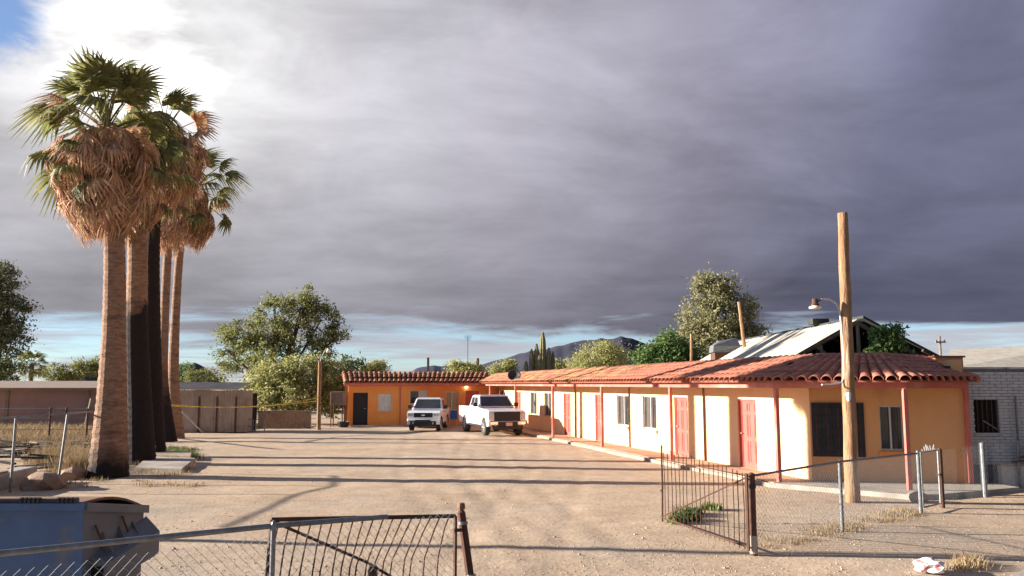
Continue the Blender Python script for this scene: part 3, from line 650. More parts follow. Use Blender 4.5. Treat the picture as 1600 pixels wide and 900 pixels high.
def palm(label, px_path, Y, rads, bark, crown, skirt, nfr, scale, seed, dead_crown=0.0, sweep=0.0):
    """px_path: (px, py) from foot to crown; crown centre is the last point; skirt: list of (dz below crown, radius)"""
    r = np.random.default_rng(seed); rr = random.Random(seed)
    pts = [at(px, py, Y) for px, py in px_path]; pts[0].z = -0.15
    root = thing('fan_palm', label, 'palm tree', (pts[0].x, Y, 0), group='fan palms in the row at the yard edge')
    dense = []; dr = []
    n = 90
    for i in range(n + 1):
        u = i / n * (len(pts) - 1); k = min(int(u), len(pts) - 2); f = u - k
        p0 = pts[max(k - 1, 0)]; p1 = pts[k]; p2 = pts[k + 1]; p3 = pts[min(k + 2, len(pts) - 1)]
        p = 0.5 * ((2 * p1) + (-p0 + p2) * f + (2 * p0 - 5 * p1 + 4 * p2 - p3) * f * f + (-p0 + 3 * p1 - 3 * p2 + p3) * f ** 3)
        rad = rads[k] * (1 - f) + rads[k + 1] * f
        dense.append(p); dr.append(rad * (1 + (0.035 if i % 2 else -0.01) + rr.uniform(-0.012, 0.012)))
    mb = MB(); mb.tube(dense, dr, 18)
    mb.build('trunk', bark, root, smooth=False)
    c = pts[-1]
    # living fronds
    for i in range(nfr):
        az = i * 2.39996 + rr.uniform(-0.25, 0.25); u = (i + 0.5) / nfr
        el = R(86 - 80 * u ** 1.15) + rr.uniform(-0.12, 0.12)
        dead = u > 0.3 and rr.random() < dead_crown * (0.35 + u)
        o = link(bpy.data.objects.new('frond', rr.choice(OLDFRONDS if dead else FRONDS))); o.parent = root
        o.rotation_euler = (rr.uniform(-1.0, 1.0), -el, az); o.location = Vector((c.x, c.y, c.z - 0.35 * u)) - root.location
        sc = scale * rr.uniform(0.85, 1.12); o.scale = (sc, sc, sc)
    # older fans bending down all round, green or dry
    for i in range(skirt.get('fans', 0)):
        az = i * 2.39996 + 1.0 + rr.uniform(-0.3, 0.3); u = (i + 0.5) / skirt['fans']
        dead = rr.random() < 0.5 + 0.4 * u
        o = link(bpy.data.objects.new('frond', rr.choice(OLDFRONDS if dead else FRONDS[1:]))); o.parent = root
        o.rotation_euler = (rr.uniform(-0.7, 0.7), R(-4 + 58 * u) + rr.uniform(-.15, .15), az); o.location = Vector((c.x, c.y, c.z - 0.25 - 0.9 * u)) - root.location
        sc = scale * rr.uniform(0.75, 1.1); o.scale = (sc, sc, sc)
    # hanging dead fronds
    prof = skirt['prof']; zs = np.array([p[0] for p in prof]); rs = np.array([p[1] for p in prof])
    # every clump is one dead fan folded down: blades spread from its tip
    nc = skirt['clumps']; per = max(12, skirt['n'] // nc); N = nc * per
    q = (np.arange(nc) + r.random(nc)) / nc; cz = zs[0] + (zs[-1] - zs[0]) * 0.80 * q; ca_ = np.arange(nc) * 2.39996 + r.normal(0, 0.35, nc)
    crd = np.interp(cz, zs, rs) * r.uniform(0.55, 1.15, nc)
    cl_ = np.repeat(np.arange(nc), per); az0 = ca_[cl_]; sp = r.normal(0, 1, N)
    Ls = skirt.get('len', 0.9) * r.uniform(0.55, 1.1, N) * r.uniform(0.8, 1.2, nc)[cl_]
    zend = cz[cl_] + Ls; taper = np.interp(zend, zs, rs, right=rs[-1]) / np.maximum(np.interp(cz, zs, rs)[cl_], 0.05); taper = np.clip(taper, 0.4, 1.05)
    P = np.zeros((N, 4, 3)); W = np.zeros((N, 4, 3)); wid = r.uniform(0.10, 0.24, nc)[cl_]
    kick = r.uniform(-0.05, 0.30, nc)[cl_]; hang = r.normal(0, 0.05, N)
    for j, t in enumerate((0, 0.3, 0.65, 1.0)):
        rad = crd[cl_] * (1 + (taper - 1) * t) + kick * math.sin(t * 2.6) + hang * t
        tang = sp * wid * min(1.0, t * 1.9)
        P[:, j, 0] = c.x + np.cos(az0) * rad - np.sin(az0) * tang; P[:, j, 1] = c.y + np.sin(az0) * rad + np.cos(az0) * tang
        P[:, j, 2] = c.z - cz[cl_] - Ls * t * (1 - 0.10 * np.abs(sp) * (t > 0)) - 0.02 * r.random(N)
        w = (0.012, 0.022, 0.016, 0.003)[j] * skirt.get('w', 1.0); tw = az0 + np.pi / 2 + r.normal(0, 0.8, N)
        W[:, j, 0] = np.cos(tw) * w; W[:, j, 1] = np.sin(tw) * w
    o = strips_obj('dead_frond_skirt', P, W, 'dead', root); o['kind'] = 'stuff'
    # dead petioles and dry leaf blades sticking out of the skirt top
    mb = MB()
    for i in range(skirt.get('pet', 60)):
        a = rr.uniform(0, 2 * math.pi); z0 = rr.uniform(0.0, 0.6 * zs[-1]); L = np.interp(z0, zs, rs) * rr.uniform(0.9, 1.25)
        p0 = c + Vector((math.cos(a) * 0.12, math.sin(a) * 0.12, -z0)); p1 = c + Vector((math.cos(a) * L * 0.6, math.sin(a) * L * 0.6, -z0 - L * 0.15)); p2 = c + Vector((math.cos(a) * L, math.sin(a) * L, -z0 - L * 0.75))
        mb.tube([p0, p1, p2], [0.022, 0.016, 0.008], 4)
    o = mb.build('dead_petioles', 'dead', root); o['kind'] = 'stuff'
    # core behind the leaves so that the skirt is not see-through
    mb = MB(); mb.lathe([(max(0.05, rd * 0.42), c.z - zz) for zz, rd in prof], (c.x, c.y, 0), 14); mb.build('skirt_core', 'dead', root)
    return root

palm('stoutest and tallest fan palm with a shaggy brown skirt, nearest the camera', [(169, 744), (174, 640), (178, 520), (179, 400), (174, 290), (168, 194)], 22.9, [0.54, 0.40, 0.305, 0.275, 0.26, 0.24], M['bark_foot'],
     None, dict(n=6000, prof=[(0.1, 0.5), (0.5, 1.0), (1.0, 1.16), (1.5, 1.15), (2.1, 0.90), (2.7, 0.66), (3.3, 0.38)], clumps=190, len=0.9, pet=130, fans=32), 30, 1.02, 11, 0.03)
palm('fan palm with a half charred trunk just behind the stoutest palm', [(221, 722), (218, 640), (214, 520), (215, 400), (212, 330), (207, 262)], 26.6, [0.46, 0.39, 0.335, 0.30, 0.28, 0.25], M['bark_half'],
     None, dict(n=2200, prof=[(-0.05, 0.3), (0.4, 0.9), (1.1, 1.0), (1.7, 0.6), (2.1, 0.38)], clumps=60, pet=50, fans=14), 20, 0.9, 12, 0.35)
palm('fan palm with a wholly black charred trunk and a mostly dead brown crown', [(244, 707), (240, 620), (238, 500), (238, 400), (243, 320), (258, 205)], 29.2, [0.36, 0.30, 0.27, 0.25, 0.22, 0.20], M['char'],
     None, dict(n=3600, prof=[(-0.3, 0.4), (0.2, 1.15), (0.8, 1.28), (1.5, 1.0), (2.2, 0.72), (2.7, 0.4)], clumps=95, pet=80, len=0.9, fans=34), 14, 0.95, 13, 0.8)
palm('slim pale fan palm, left one of the two thin trunks', [(266, 690), (255, 600), (257, 500), (262, 395), (266, 330), (268, 292)], 37.0, [0.33, 0.22, 0.19, 0.18, 0.17, 0.16], M['bark_thin'],
     None, dict(n=1700, prof=[(-0.1, 0.3), (0.5, 0.75), (1.5, 0.72), (2.2, 0.55), (3.0, 0.25)], clumps=60, pet=40, fans=8), 10, 0.7, 14, 0.8)
palm('slim fan palm with fresh green crown, right one of the two thin trunks', [(277, 684), (271, 600), (274, 500), (281, 395), (292, 335), (307, 288)], 39.5, [0.36, 0.26, 0.20, 0.18, 0.17, 0.16], M['bark'],
     None, dict(n=2200, prof=[(0.1, 0.3), (0.7, 0.62), (1.6, 0.72), (2.4, 0.6), (3.1, 0.3)], clumps=70, pet=40, fans=12), 20, 1.12, 15, 0.0)

# ------------------------------------------------------------------ broadleaf trees and shrubs
def foliage(name, lobes, n_clump, per, csize, leaf, m, parent, seed, shell=0.55, squash=0.8):
    r = np.random.default_rng(seed)
    vol = np.array([l[3] * l[4] * l[5] for l in lobes]) ** (2 / 3); pick = r.choice(len(lobes), n_clump, p=vol / vol.sum())
    Lb = np.array(lobes)[pick]; d = unit(r.normal(0, 1, (n_clump, 3))); t = (shell + (1.05 - shell) * r.random((n_clump, 1)) ** 0.7)
    C = Lb[:, :3] + d * t * Lb[:, 3:6]
    cs = csize * r.uniform(0.5, 1.25, (n_clump, 1))
    C2 = np.repeat(C, per, 0); S2 = np.repeat(cs, per, 0); n = len(C2)
    p = C2 + r.normal(0, 0.5, (n, 3)) * S2 * np.array([1, 1, squash])
    nr = unit(r.normal(0, 1, (n, 3)) + np.array([0, 0, 0.4])); a = unit(np.cross(nr, r.normal(0, 1, (n, 3)))); b = np.cross(nr, a)
    l = leaf * r.uniform(0.6, 1.3, (n, 1)); w = l * r.uniform(0.32, 0.55, (n, 1))
    V = np.stack([p - a * l, p - b * w, p + a * l, p + b * w], 1)
    return quads_obj(name, V, m, parent)
def tree(name, label, cat, base, trunk_r, lobes, n_clump, per, csize, leaf, m, seed, bark='bark2', group=None, shell=0.5, squash=0.8, fork=0.45, multi=1):
    root = thing(name, label, cat, (base[0], base[1], 0), group=group); r = random.Random(seed)
    b = Vector((base[0], base[1], -0.1)); zc = min(l[2] for l in lobes)
    mb = MB(); fk = b + UP * max(0.3, zc * fork)
    if multi == 1: mb.tube([b, b.lerp(fk, 0.5) + Vector((r.uniform(-.1, .1), 0, 0)), fk], [trunk_r * 1.25, trunk_r, trunk_r * 0.9], 9)
    for l in lobes:
        c = Vector(l[:3]); st = fk if multi == 1 else b + Vector((r.uniform(-.4, .4), r.uniform(-.3, .3), 0)) * min(1, multi / 3)
        mid = st.lerp(c, 0.5) + Vector((r.uniform(-.3, .3), r.uniform(-.3, .3), r.uniform(0, .3))) * min(1.0, l[3])
        mb.tube([st, mid, c], [trunk_r * 0.55, trunk_r * 0.35, trunk_r * 0.16], 6)
        for k in range(6):
            e = c + Vector((r.gauss(0, 1), r.gauss(0, 1), r.gauss(0.2, 1))).normalized() * min(l[3], l[5]) * 0.85
            mb.tube([mid.lerp(c, r.uniform(0.3, 1)), mid.lerp(e, 0.6), e], [trunk_r * 0.16, trunk_r * 0.10, trunk_r * 0.04], 5)
    mb.build('trunk', bark, root, smooth=True)
    foliage('crown', lobes, n_clump, per, csize, leaf, m, root, seed, shell, squash)
    return root
def pxl(Y, *ls):      # lobes given as (px, py, half width px, half height px, depth offset m)
    o = []
    for (px, py, a, b, dy) in ls:
        c = at(px, py, Y + dy); k = (Y + dy) / 1300.0; o.append((c.x, c.y, c.z, a * k, max(a, b) * k * 0.9, b * k))
    return o
def gx(px, Y): return ((px - 800) / 1300.0 * Y, Y)

tree('broadleaf_tree', 'big dark green spreading tree behind the tin shed', 'tree', gx(432, 62), 0.28, pxl(62, (385, 520, 36, 26, 0), (372, 565, 34, 30, 1), (430, 505, 34, 34, -1), (470, 480, 30, 26, 0.5), (455, 530, 40, 30, 0), (502, 500, 30, 28, 0), (415, 560, 40, 30, -1), (530, 522, 20, 12, 0), (480, 462, 18, 15, 0.4), (352, 545, 14, 26, 0), (490, 545, 30, 22, 0), (428, 474, 12, 12, 0)),
     250, 70, 0.62, 0.125, 'leaf_mid', 21, shell=0.5)
tree('mesquite_bush', 'wide feathery pale green bush beside the wooden lamp post', 'bush', gx(455, 53), 0.13, pxl(53, (430, 594, 44, 28, 0), (475, 586, 45, 32, 0.4), (515, 594, 36, 28, 0), (400, 618, 28, 24, 0), (455, 618, 62, 24, -0.4), (520, 625, 30, 22, 0)),
     950, 30, 0.45, 0.105, 'leaf_yellow', 22, shell=0.55, multi=3, bark='oldwood')
tree('broadleaf_shrub', 'dark green shrub rising just left of the orange far wing', 'bush', gx(545, 58), 0.12, pxl(58, (530, 582, 24, 26, 0), (555, 580, 16, 22, 0), (548, 612, 22, 20, -1), (515, 612, 26, 24, 0)), 150, 32, 0.6, 0.12, 'leaf_dark', 23)
tree('pine_tree', 'tall dark pine cut off by the left edge', 'tree', gx(-8, 76), 0.4, pxl(76, (2, 440, 26, 30, 0), (12, 480, 32, 26, 0.5), (0, 520, 38, 28, 0), (18, 535, 26, 22, 0), (-25, 480, 34, 60, 0), (-12, 570, 30, 24, 0), (-5, 412, 12, 16, 0)),
     360, 44, 0.9, 0.15, 'leaf_pine', 24, squash=0.5)
tree('palo_verde', 'feathery yellow-green tree right of the cactus, before the mountain', 'tree', gx(938, 70), 0.16, pxl(70, (938, 558, 34, 24, 0), (960, 560, 28, 22, 0), (908, 568, 24, 16, 0), (935, 580, 50, 18, 0), (945, 543, 16, 9, 0)), 420, 30, 0.6, 0.09, 'leaf_yellow', 25)
tree('broadleaf_shrub', 'dense fresh green tree left of the tall olive tree', 'tree', gx(1035, 50), 0.16, pxl(50, (1040, 545, 22, 26, 0), (1015, 560, 26, 18, 0), (1062, 552, 24, 24, 0), (1035, 570, 44, 16, 0), (1042, 528, 10, 12, 0), (1085, 560, 22, 18, 0)), 330, 32, 0.5, 0.11, 'leaf_fresh', 26)
tree('olive_tree', 'tallest olive-green tree behind the pale tin roof', 'tree', gx(1122, 56), 0.3, pxl(56, (1110, 460, 26, 30, 0), (1135, 452, 18, 22, 0), (1090, 495, 28, 28, 0), (1125, 500, 34, 34, -0.6), (1160, 490, 22, 28, 0), (1085, 525, 24, 24, 0), (1120, 540, 40, 26, 0), (1165, 525, 24, 22, 0), (1185, 525, 12, 12, 0), (1098, 442, 16, 14, 0)),
     560, 36, 0.55, 0.11, 'leaf_olive', 27)
tree('gable_shrub', 'small bright green tree growing against the broken warehouse gable', 'bush', gx(1386, 25.6), 0.05, pxl(25.6, (1383, 533, 14, 14, 0), (1378, 548, 16, 14, 0), (1393, 522, 9, 9, 0), (1400, 518, 4, 9, 0), (1398, 540, 12, 9, 0), (1372, 520, 5, 8, 0)), 110, 26, 0.26, 0.07, 'leaf_fresh', 28)
for i, (px, Y, lob, m_, lb) in enumerate((
        (735, 66, ((730, 577, 22, 7, 0), (712, 574, 10, 8, 0)), 'leaf_yellow', 'thin yellow-green treetop beside the antenna mast above the far wing'),
        (782, 74, ((782, 577, 18, 8, 0), (797, 573, 9, 9, 0)), 'leaf_yellow', 'yellow-green treetop just left of the cactus'),
        (868, 74, ((868, 573, 16, 10, 0),), 'leaf_yellow', 'low yellow-green treetop just right of the cactus'),
        (592, 75, ((592, 574, 16, 9, 0), (575, 580, 14, 10, 0)), 'leaf_yellow', 'small pale treetop above the left end of the far wing'),
        (325, 80, ((325, 592, 26, 16, 0), (300, 590, 16, 14, 0)), 'leaf_mid', 'round green bush above the roof of the tin shed'),
        (85, 70, ((85, 584, 22, 14, 0), (110, 588, 20, 10, 0), (135, 575, 22, 12, 0), (150, 570, 12, 14, 0)), 'leaf_mid', 'green hedge behind the roof of the pink building'),
        (20, 62, ((15, 580, 26, 18, 0), (-12, 580, 26, 22, 0)), 'leaf_dark', 'dark green bush under the pine at the left edge'),
        (1418, 60, ((1418, 590, 1, 1, 0),), 'leaf_fresh', None),
        (290, 90, ((290, 580, 12, 14, 0), (278, 590, 14, 12, 0)), 'leaf_fresh', 'bright green treetop between the thin palms and the far hill'))):
    if lb: tree('shrub', lb, 'bush', gx(px, Y), 0.08, pxl(Y, *lob), 40 + 40 * len(lob), 30, 0.45, 0.10, m_, 40 + i, group='treetops above the roofs')
# a small far palm left
def far_palm():
    b = gx(48, 66); c = at(50, 570, 66); root = thing('small_palm', 'small dark round headed palm above the pink building', 'palm tree', (b[0], 66, 0))
    MB().tube([(b[0], 66, -0.1), c], [0.2, 0.16], 8).build('trunk', 'bark2', root)
    for i in range(34):
        o = link(bpy.data.objects.new('frond', FRONDS[i % 4])); o.parent = root; o.rotation_euler = (0, -R(80 - 120 * i / 34), i * 2.4); o.location = c - root.location; o.scale = (0.62,) * 3
far_palm()
# cactus
def cactus():
    Y = 60; root = thing('columnar_cactus', 'many armed columnar cactus rising above the tile roof before the mountain', 'cactus', (gx(838, Y)[0], Y, 0))
    for (bx, tx, ty, w, jx) in ((847, 848, 519, 4.2, 0), (838, 838.5, 537, 3.4, 0), (833, 830.5, 545, 3.2, 0), (856, 857.5, 543, 3.2, 0), (827, 822, 564, 3.0, 0), (843, 843.5, 552, 3.2, 0), (852, 852.5, 556, 2.8, 0), (862, 864, 549, 2.6, 0)):
        dy = random.uniform(-.35, .35); a = at(bx, 605, Y + dy); t = at(tx, ty, Y + dy); k = Y / 1300.0; a.z = -0.1 if bx == 847 else 1.2
        a = a if bx == 847 else Vector(((a.x + at(847, 605, Y).x) / 2, a.y, a.z)); m1 = Vector((at(tx, 590, Y).x, Y + dy, max(a.z + .3, 2.2))); mb = MB()
        path = [a.lerp(m1, i / 4) for i in range(4)] + [m1.lerp(t, i / 7) for i in range(8)]
        vs = []
        for i, p in enumerate(path):
            rad = w * 1.3 * k * (1.0 if i < 10 else (0.85 if i == 10 else 0.3))
            for q in range(20):
                an = 2 * math.pi * q / 20; r_ = rad * (1.0 if q % 2 else 0.84); vs.append((p.x + math.cos(an) * r_, p.y + math.sin(an) * r_, p.z))
        fs = [(i * 20 + q, i * 20 + (q + 1) % 20, (i + 1) * 20 + (q + 1) % 20, (i + 1) * 20 + q) for i in range(11) for q in range(20)] + [tuple(range(220, 240))]
        mb.add(vs, fs).build('stem' if bx != 847 else 'main_stem', 'cactus', root)
cactus()

# ------------------------------------------------------------------ hills
def hill(name, Y, prof, depth, seed):
    xs = np.linspace(prof[0][0], prof[-1][0], 150); k = Y / 1300.0
    ys = np.interp(xs, [p[0] for p in prof], [p[1] for p in prof]); nrow = 27; verts = []; faces = []
    for j in range(nrow):
        v = j / (nrow - 1)
        for i, x in enumerate(xs):
            h = max(0.0, (600 - ys[i]) * k * 1.07 + CAMZ)
            fall = max(0, 1 - abs(v - 0.5) * 2) ** 0.9
            X = (x - 800) * k; YY = Y + (v - 0.5) * depth
            rid = (abs(vnoise(X, YY, 0.012, seed) - 0.5) * 2 * 0.5 + vnoise(X, YY, 0.03, seed + 1) * 0.25) * (1 - fall * 0.92)
            verts.append((X * YY / Y, YY, max(-6, h * fall * (1 - rid * 0.8) + (vnoise(X, YY, 0.05, seed + 2) - .5) * 0.05 * h * fall - 3 * (fall == 0))))
    n = len(xs)
    for j in range(nrow - 1):
        for i in range(n - 1): faces.append((j * n + i, j * n + i + 1, (j + 1) * n + i + 1, (j + 1) * n + i))
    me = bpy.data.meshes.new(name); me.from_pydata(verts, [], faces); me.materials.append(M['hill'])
    for p in me.polygons: p.use_smooth = True
    o = link(bpy.data.objects.new(name, me)); o['kind'] = 'structure'
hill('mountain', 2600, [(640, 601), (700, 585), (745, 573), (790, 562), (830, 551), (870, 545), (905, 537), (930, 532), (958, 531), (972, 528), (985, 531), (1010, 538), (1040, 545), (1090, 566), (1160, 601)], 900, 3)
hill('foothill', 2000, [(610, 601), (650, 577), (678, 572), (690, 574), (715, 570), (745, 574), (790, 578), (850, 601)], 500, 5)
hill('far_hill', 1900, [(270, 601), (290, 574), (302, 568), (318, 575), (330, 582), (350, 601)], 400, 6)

# ------------------------------------------------------------------ other buildings
def corrugated(mb, o, u, up, w, h, pitch=0.09, amp=0.018, nrm=None):   # sheet: o origin, u across the waves, up along them
    o = Vector(o); u = Vector(u).normalized(); up = Vector(up).normalized(); nrm = nrm or u.cross(up).normalized()
    n = max(2, int(w / pitch * 4)); vs = []
    for i in range(n + 1):
        p = o + u * (w * i / n) + nrm * (amp * math.sin(2 * math.pi * i / 4)); vs += [p, p + up * h]
    mb.add(vs, [(2 * i, 2 * i + 2, 2 * i + 3, 2 * i + 1) for i in range(n)]); return mb
def tin_shed():
    Y = 43.5; a = gx(212, Y)[0]; b = gx(386, Y)[0]
    root = thing('tin_shed', 'brown corrugated tin shed behind the thin palms', 'shed', ((a + b) / 2, Y, 0))
    x = a; i = 0
    while x < b - 0.05:
        w = min(0.78, b - x); mb = MB()
        corrugated(mb, (x, Y + (i % 2) * 0.012, 0.02), (1, 0, 0), (random.uniform(-.004, .004), 0, 1), w + 0.03, 2.16 + random.uniform(-.02, .02), 0.16, 0.022).build('wall_sheet', 'corr', root); x += w; i += 1
    for k in range(1): corrugated(MB(), (b, Y + k, 0.02), (0, 1, 0), (0, 0, 1), 1.02, 2.15, 0.16, 0.022).build('wall_sheet', 'corr', root)
    x = a - 0.1; i = 0
    while x < b - 0.5:
        corrugated(MB(), (x, Y - 0.22, 2.20 + (i % 2) * 0.008), (1, 0, 0), (0, 3.3, 0.5), 0.82, 2.6, 0.16, 0.022).build('roof_sheet', 'tin', root); x += 0.78; i += 1
    for px in (313, 341, 371):
        X = gx(px, Y)[0]; MB().box((X - 0.035, Y - 0.08, 0), (X + 0.035, Y - 0.03, 1.85)).build('batten', 'rust', root)
    MB().box((a + 0.1, Y + 0.1, 0), (b - 0.1, Y + 2.2, 2.0)).build('interior', 'dark', root)
tin_shed()
def pink_house():
    Y = 48; b = gx(153, Y)[0]; a = b - 14
    root = thing('pink_house', 'long low pink house with flat brown roof at the left', 'house', (b - 5, Y, 0))
    MB().box((a, Y, -0.1), (b, Y + 6, 2.15)).build('wall', 'pink', root)
    MB().box((a - 0.4, Y - 0.45, 2.15), (b + 0.35, Y + 6.4, 2.28)).build('fascia', 'brown', root)
    MB().add([(a - .4, Y - .5, 2.283), (b + .4, Y - .5, 2.283), (b + .4, Y + 6.5, 2.70), (a - .4, Y + 6.5, 2.70), (b + .4, Y + 6.5, 2.283), (a - .4, Y + 6.5, 2.283)], [(0, 1, 2, 3), (1, 4, 2), (0, 3, 5), (3, 2, 4, 5)]).build('roof', 'brown', root)
    for px in (14, 139):
        X = gx(px, Y)[0]; MB().box((X - 0.09, Y - 0.06, 0), (X + 0.09, Y - 0.003, 2.14)).build('pillar', 'brown', root)
    X = gx(-60, Y)[0]; w = MB().box((X - 0.6, Y - 0.03, 0.9), (X + 0.6, Y - 0.004, 1.8)).build('window', 'alu', root); MB().box((X - 0.53, Y - 0.04, 0.97), (X + 0.53, Y - 0.031, 1.73)).build('pane', 'glass', w)
    Y2 = 75; root = thing('gabled_house', 'far house with dark gable and grey roof above the pink house', 'house', (gx(135, Y2)[0], Y2, 0))
    x0, x1 = gx(98, Y2)[0], gx(138, Y2)[0]; xm = (x0 + x1) / 2; zr = at(126, 583, Y2).z
    MB().add([(x0, Y2, 0), (x1, Y2, 0), (x1, Y2, 2.7), (xm, Y2, zr), (x0, Y2, 2.7)], [(0, 1, 2, 3, 4)]).build('gable_wall', 'oldwood', root)
    MB().add([(xm, Y2 - .3, zr + .05), (x1 + .3, Y2 - .3, 2.65), (x1 + 3, Y2 + 5, 2.65), (xm + 3, Y2 + 5, zr + .05), (x0 - .3, Y2 - .3, 2.65), (x0 + 3, Y2 + 5, 2.65)], [(0, 1, 2, 3), (4, 0, 3, 5)]).build('roof', 'tar', root)
    MB().box((x1 - .02, Y2 + .05, 0), (x1 + 6, Y2 + 4, 2.6)).build('side_wall', 'oldwood', root)
    MB().add([(x1 - .5, Y2 - .1, 2.62), (x1 + 6, Y2 - .1, 2.62), (x1 + 6, Y2 + 3, 3.5), (x1 - .5, Y2 + 3, 3.5)], [(0, 1, 2, 3)]).build('lean_to_roof', 'galv', root)
pink_house()
def warehouse():
    Y = 29.0; pk = at(1341, 497, Y); L = 17.0
    root = thing('broken_warehouse', 'derelict warehouse with pale tin roof and open dark gable behind the motel', 'warehouse', (pk.x, Y, 0))
    sl = Vector((-2.9, 0, -1.62)); X0 = pk.x
    # left slope in sheets
    n = 19; w = L / n
    for i in range(n):
        y = Y + i * w; lift = 0.012 * (i % 2)
        mb = MB(); corrugated(mb, (X0 - 0.05, y + 0.0, pk.z - 0.05 + lift), (0, 1, 0), sl, w + 0.05, 3.35 + random.uniform(-0.05, 0.1), 0.2, 0.02); mb.build('roof_sheet', 'tin', root)
    # right slope, black and sagging
    sr = Vector((2.9, 0, -1.55))
    for i in range(6):
        y = Y - 0.35 + i * 3.0; p = Vector((X0 + 0.03, y, pk.z + 0.06)); q = p + sr * (0.93 if i == 0 else 1.0)
        MB().add([p, p + Vector((0, 2.95, 0)), q + Vector((0, 2.95, 0)), q, p - UP * .09, p + Vector((0, 2.95, -.09)), q + Vector((0, 2.95, -.09)), q - UP * .09],
                 [(0, 1, 2, 3), (7, 6, 5, 4), (0, 4, 5, 1), (1, 5, 6, 2), (2, 6, 7, 3), (3, 7, 4, 0)]).build('roof_panel', 'tar', root)
    # trusses in the gable
    for yy in (Y + 0.1, Y + 4, Y + 8):
        T = lambda dx, dz: Vector((X0 + dx, yy, pk.z + dz))
        for a, b, r_ in ((T(-2.8, -1.68), T(0, -0.16), 0.07), (T(2.8, -1.68), T(0, -0.16), 0.08), (T(-2.9, -1.75), T(2.9, -1.75), 0.07), (T(0, -0.2), T(0.02, -1.75), 0.07), (T(-1.5, -0.98), T(-0.5, -1.75), 0.05), (T(-1.3, -0.95), T(-1.3, -1.75), 0.05), (T(1.5, -0.98), T(0.5, -1.75), 0.05), (T(1.3, -0.95), T(1.3, -1.75), 0.05)):
            MB().tube([a, b], r_, 4).build('truss_beam', 'oldwood', root)
    MB().box((X0 - 2.8, Y + 0.5, -0.1), (X0 + 2.8, Y + L - 0.2, pk.z - 1.85)).build('wall', 'oldwood', root)
    MB().add([(X0 - 2.7, Y + 9, pk.z - 1.84), (X0 + 2.7, Y + 9, pk.z - 1.84), (X0, Y + 9, pk.z - .3)], [(0, 1, 2)]).build('inner_partition', 'dark', root)
    # loose fallen boards at the right eave
    for i in range(4):
        p = Vector((X0 + 2.0 + i * 0.35, Y - 0.4, pk.z - 1.15 - i * 0.17)); MB().tube([p, p + Vector((0.9, 0.3, -0.42))], 0.06, 4).build('loose_board', 'rust', root)
    p = at(1279, 503, 33); MB().box((p.x - .3, 32.8, p.z - .1), (p.x + .35, 33.4, p.z + .12)).build('ridge_vent', 'tar', root)
    # roof cooler
    c = at(1132, 540, 41.5); r2 = thing('rooftop_cooler', 'dented grey metal cooler hood on the pale tin roof', 'cooler', (c.x, c.y, c.z - 0.4))
    MB().add([(c.x - .70, c.y - .5, c.z - .35), (c.x + .62, c.y - .55, c.z - .35), (c.x + .62, c.y + .5, c.z - .35), (c.x - .70, c.y + .5, c.z - .35),
              (c.x - .66, c.y - .5, c.z - .02), (c.x + .68, c.y - .5, c.z - .05), (c.x + .68, c.y + .5, c.z - .05), (c.x - .66, c.y + .5, c.z - .02),
              (c.x - .25, c.y - .25, c.z + .24), (c.x + .55, c.y - .25, c.z + .38), (c.x + .55, c.y + .25, c.z + .38), (c.x - .25, c.y + .25, c.z + .24)],
             [(3, 2, 1, 0), (0, 1, 5, 4), (1, 2, 6, 5), (2, 3, 7, 6), (3, 0, 4, 7), (4, 5, 9, 8), (5, 6, 10, 9), (6, 7, 11, 10), (7, 4, 8, 11), (8, 9, 10, 11)]).build('hood', 'galv', r2)
    MB().box((c.x - .6, c.y - .45, c.z - 1.0), (c.x + .5, c.y + .45, c.z - .352)).build('stand', 'rust', r2)
warehouse()
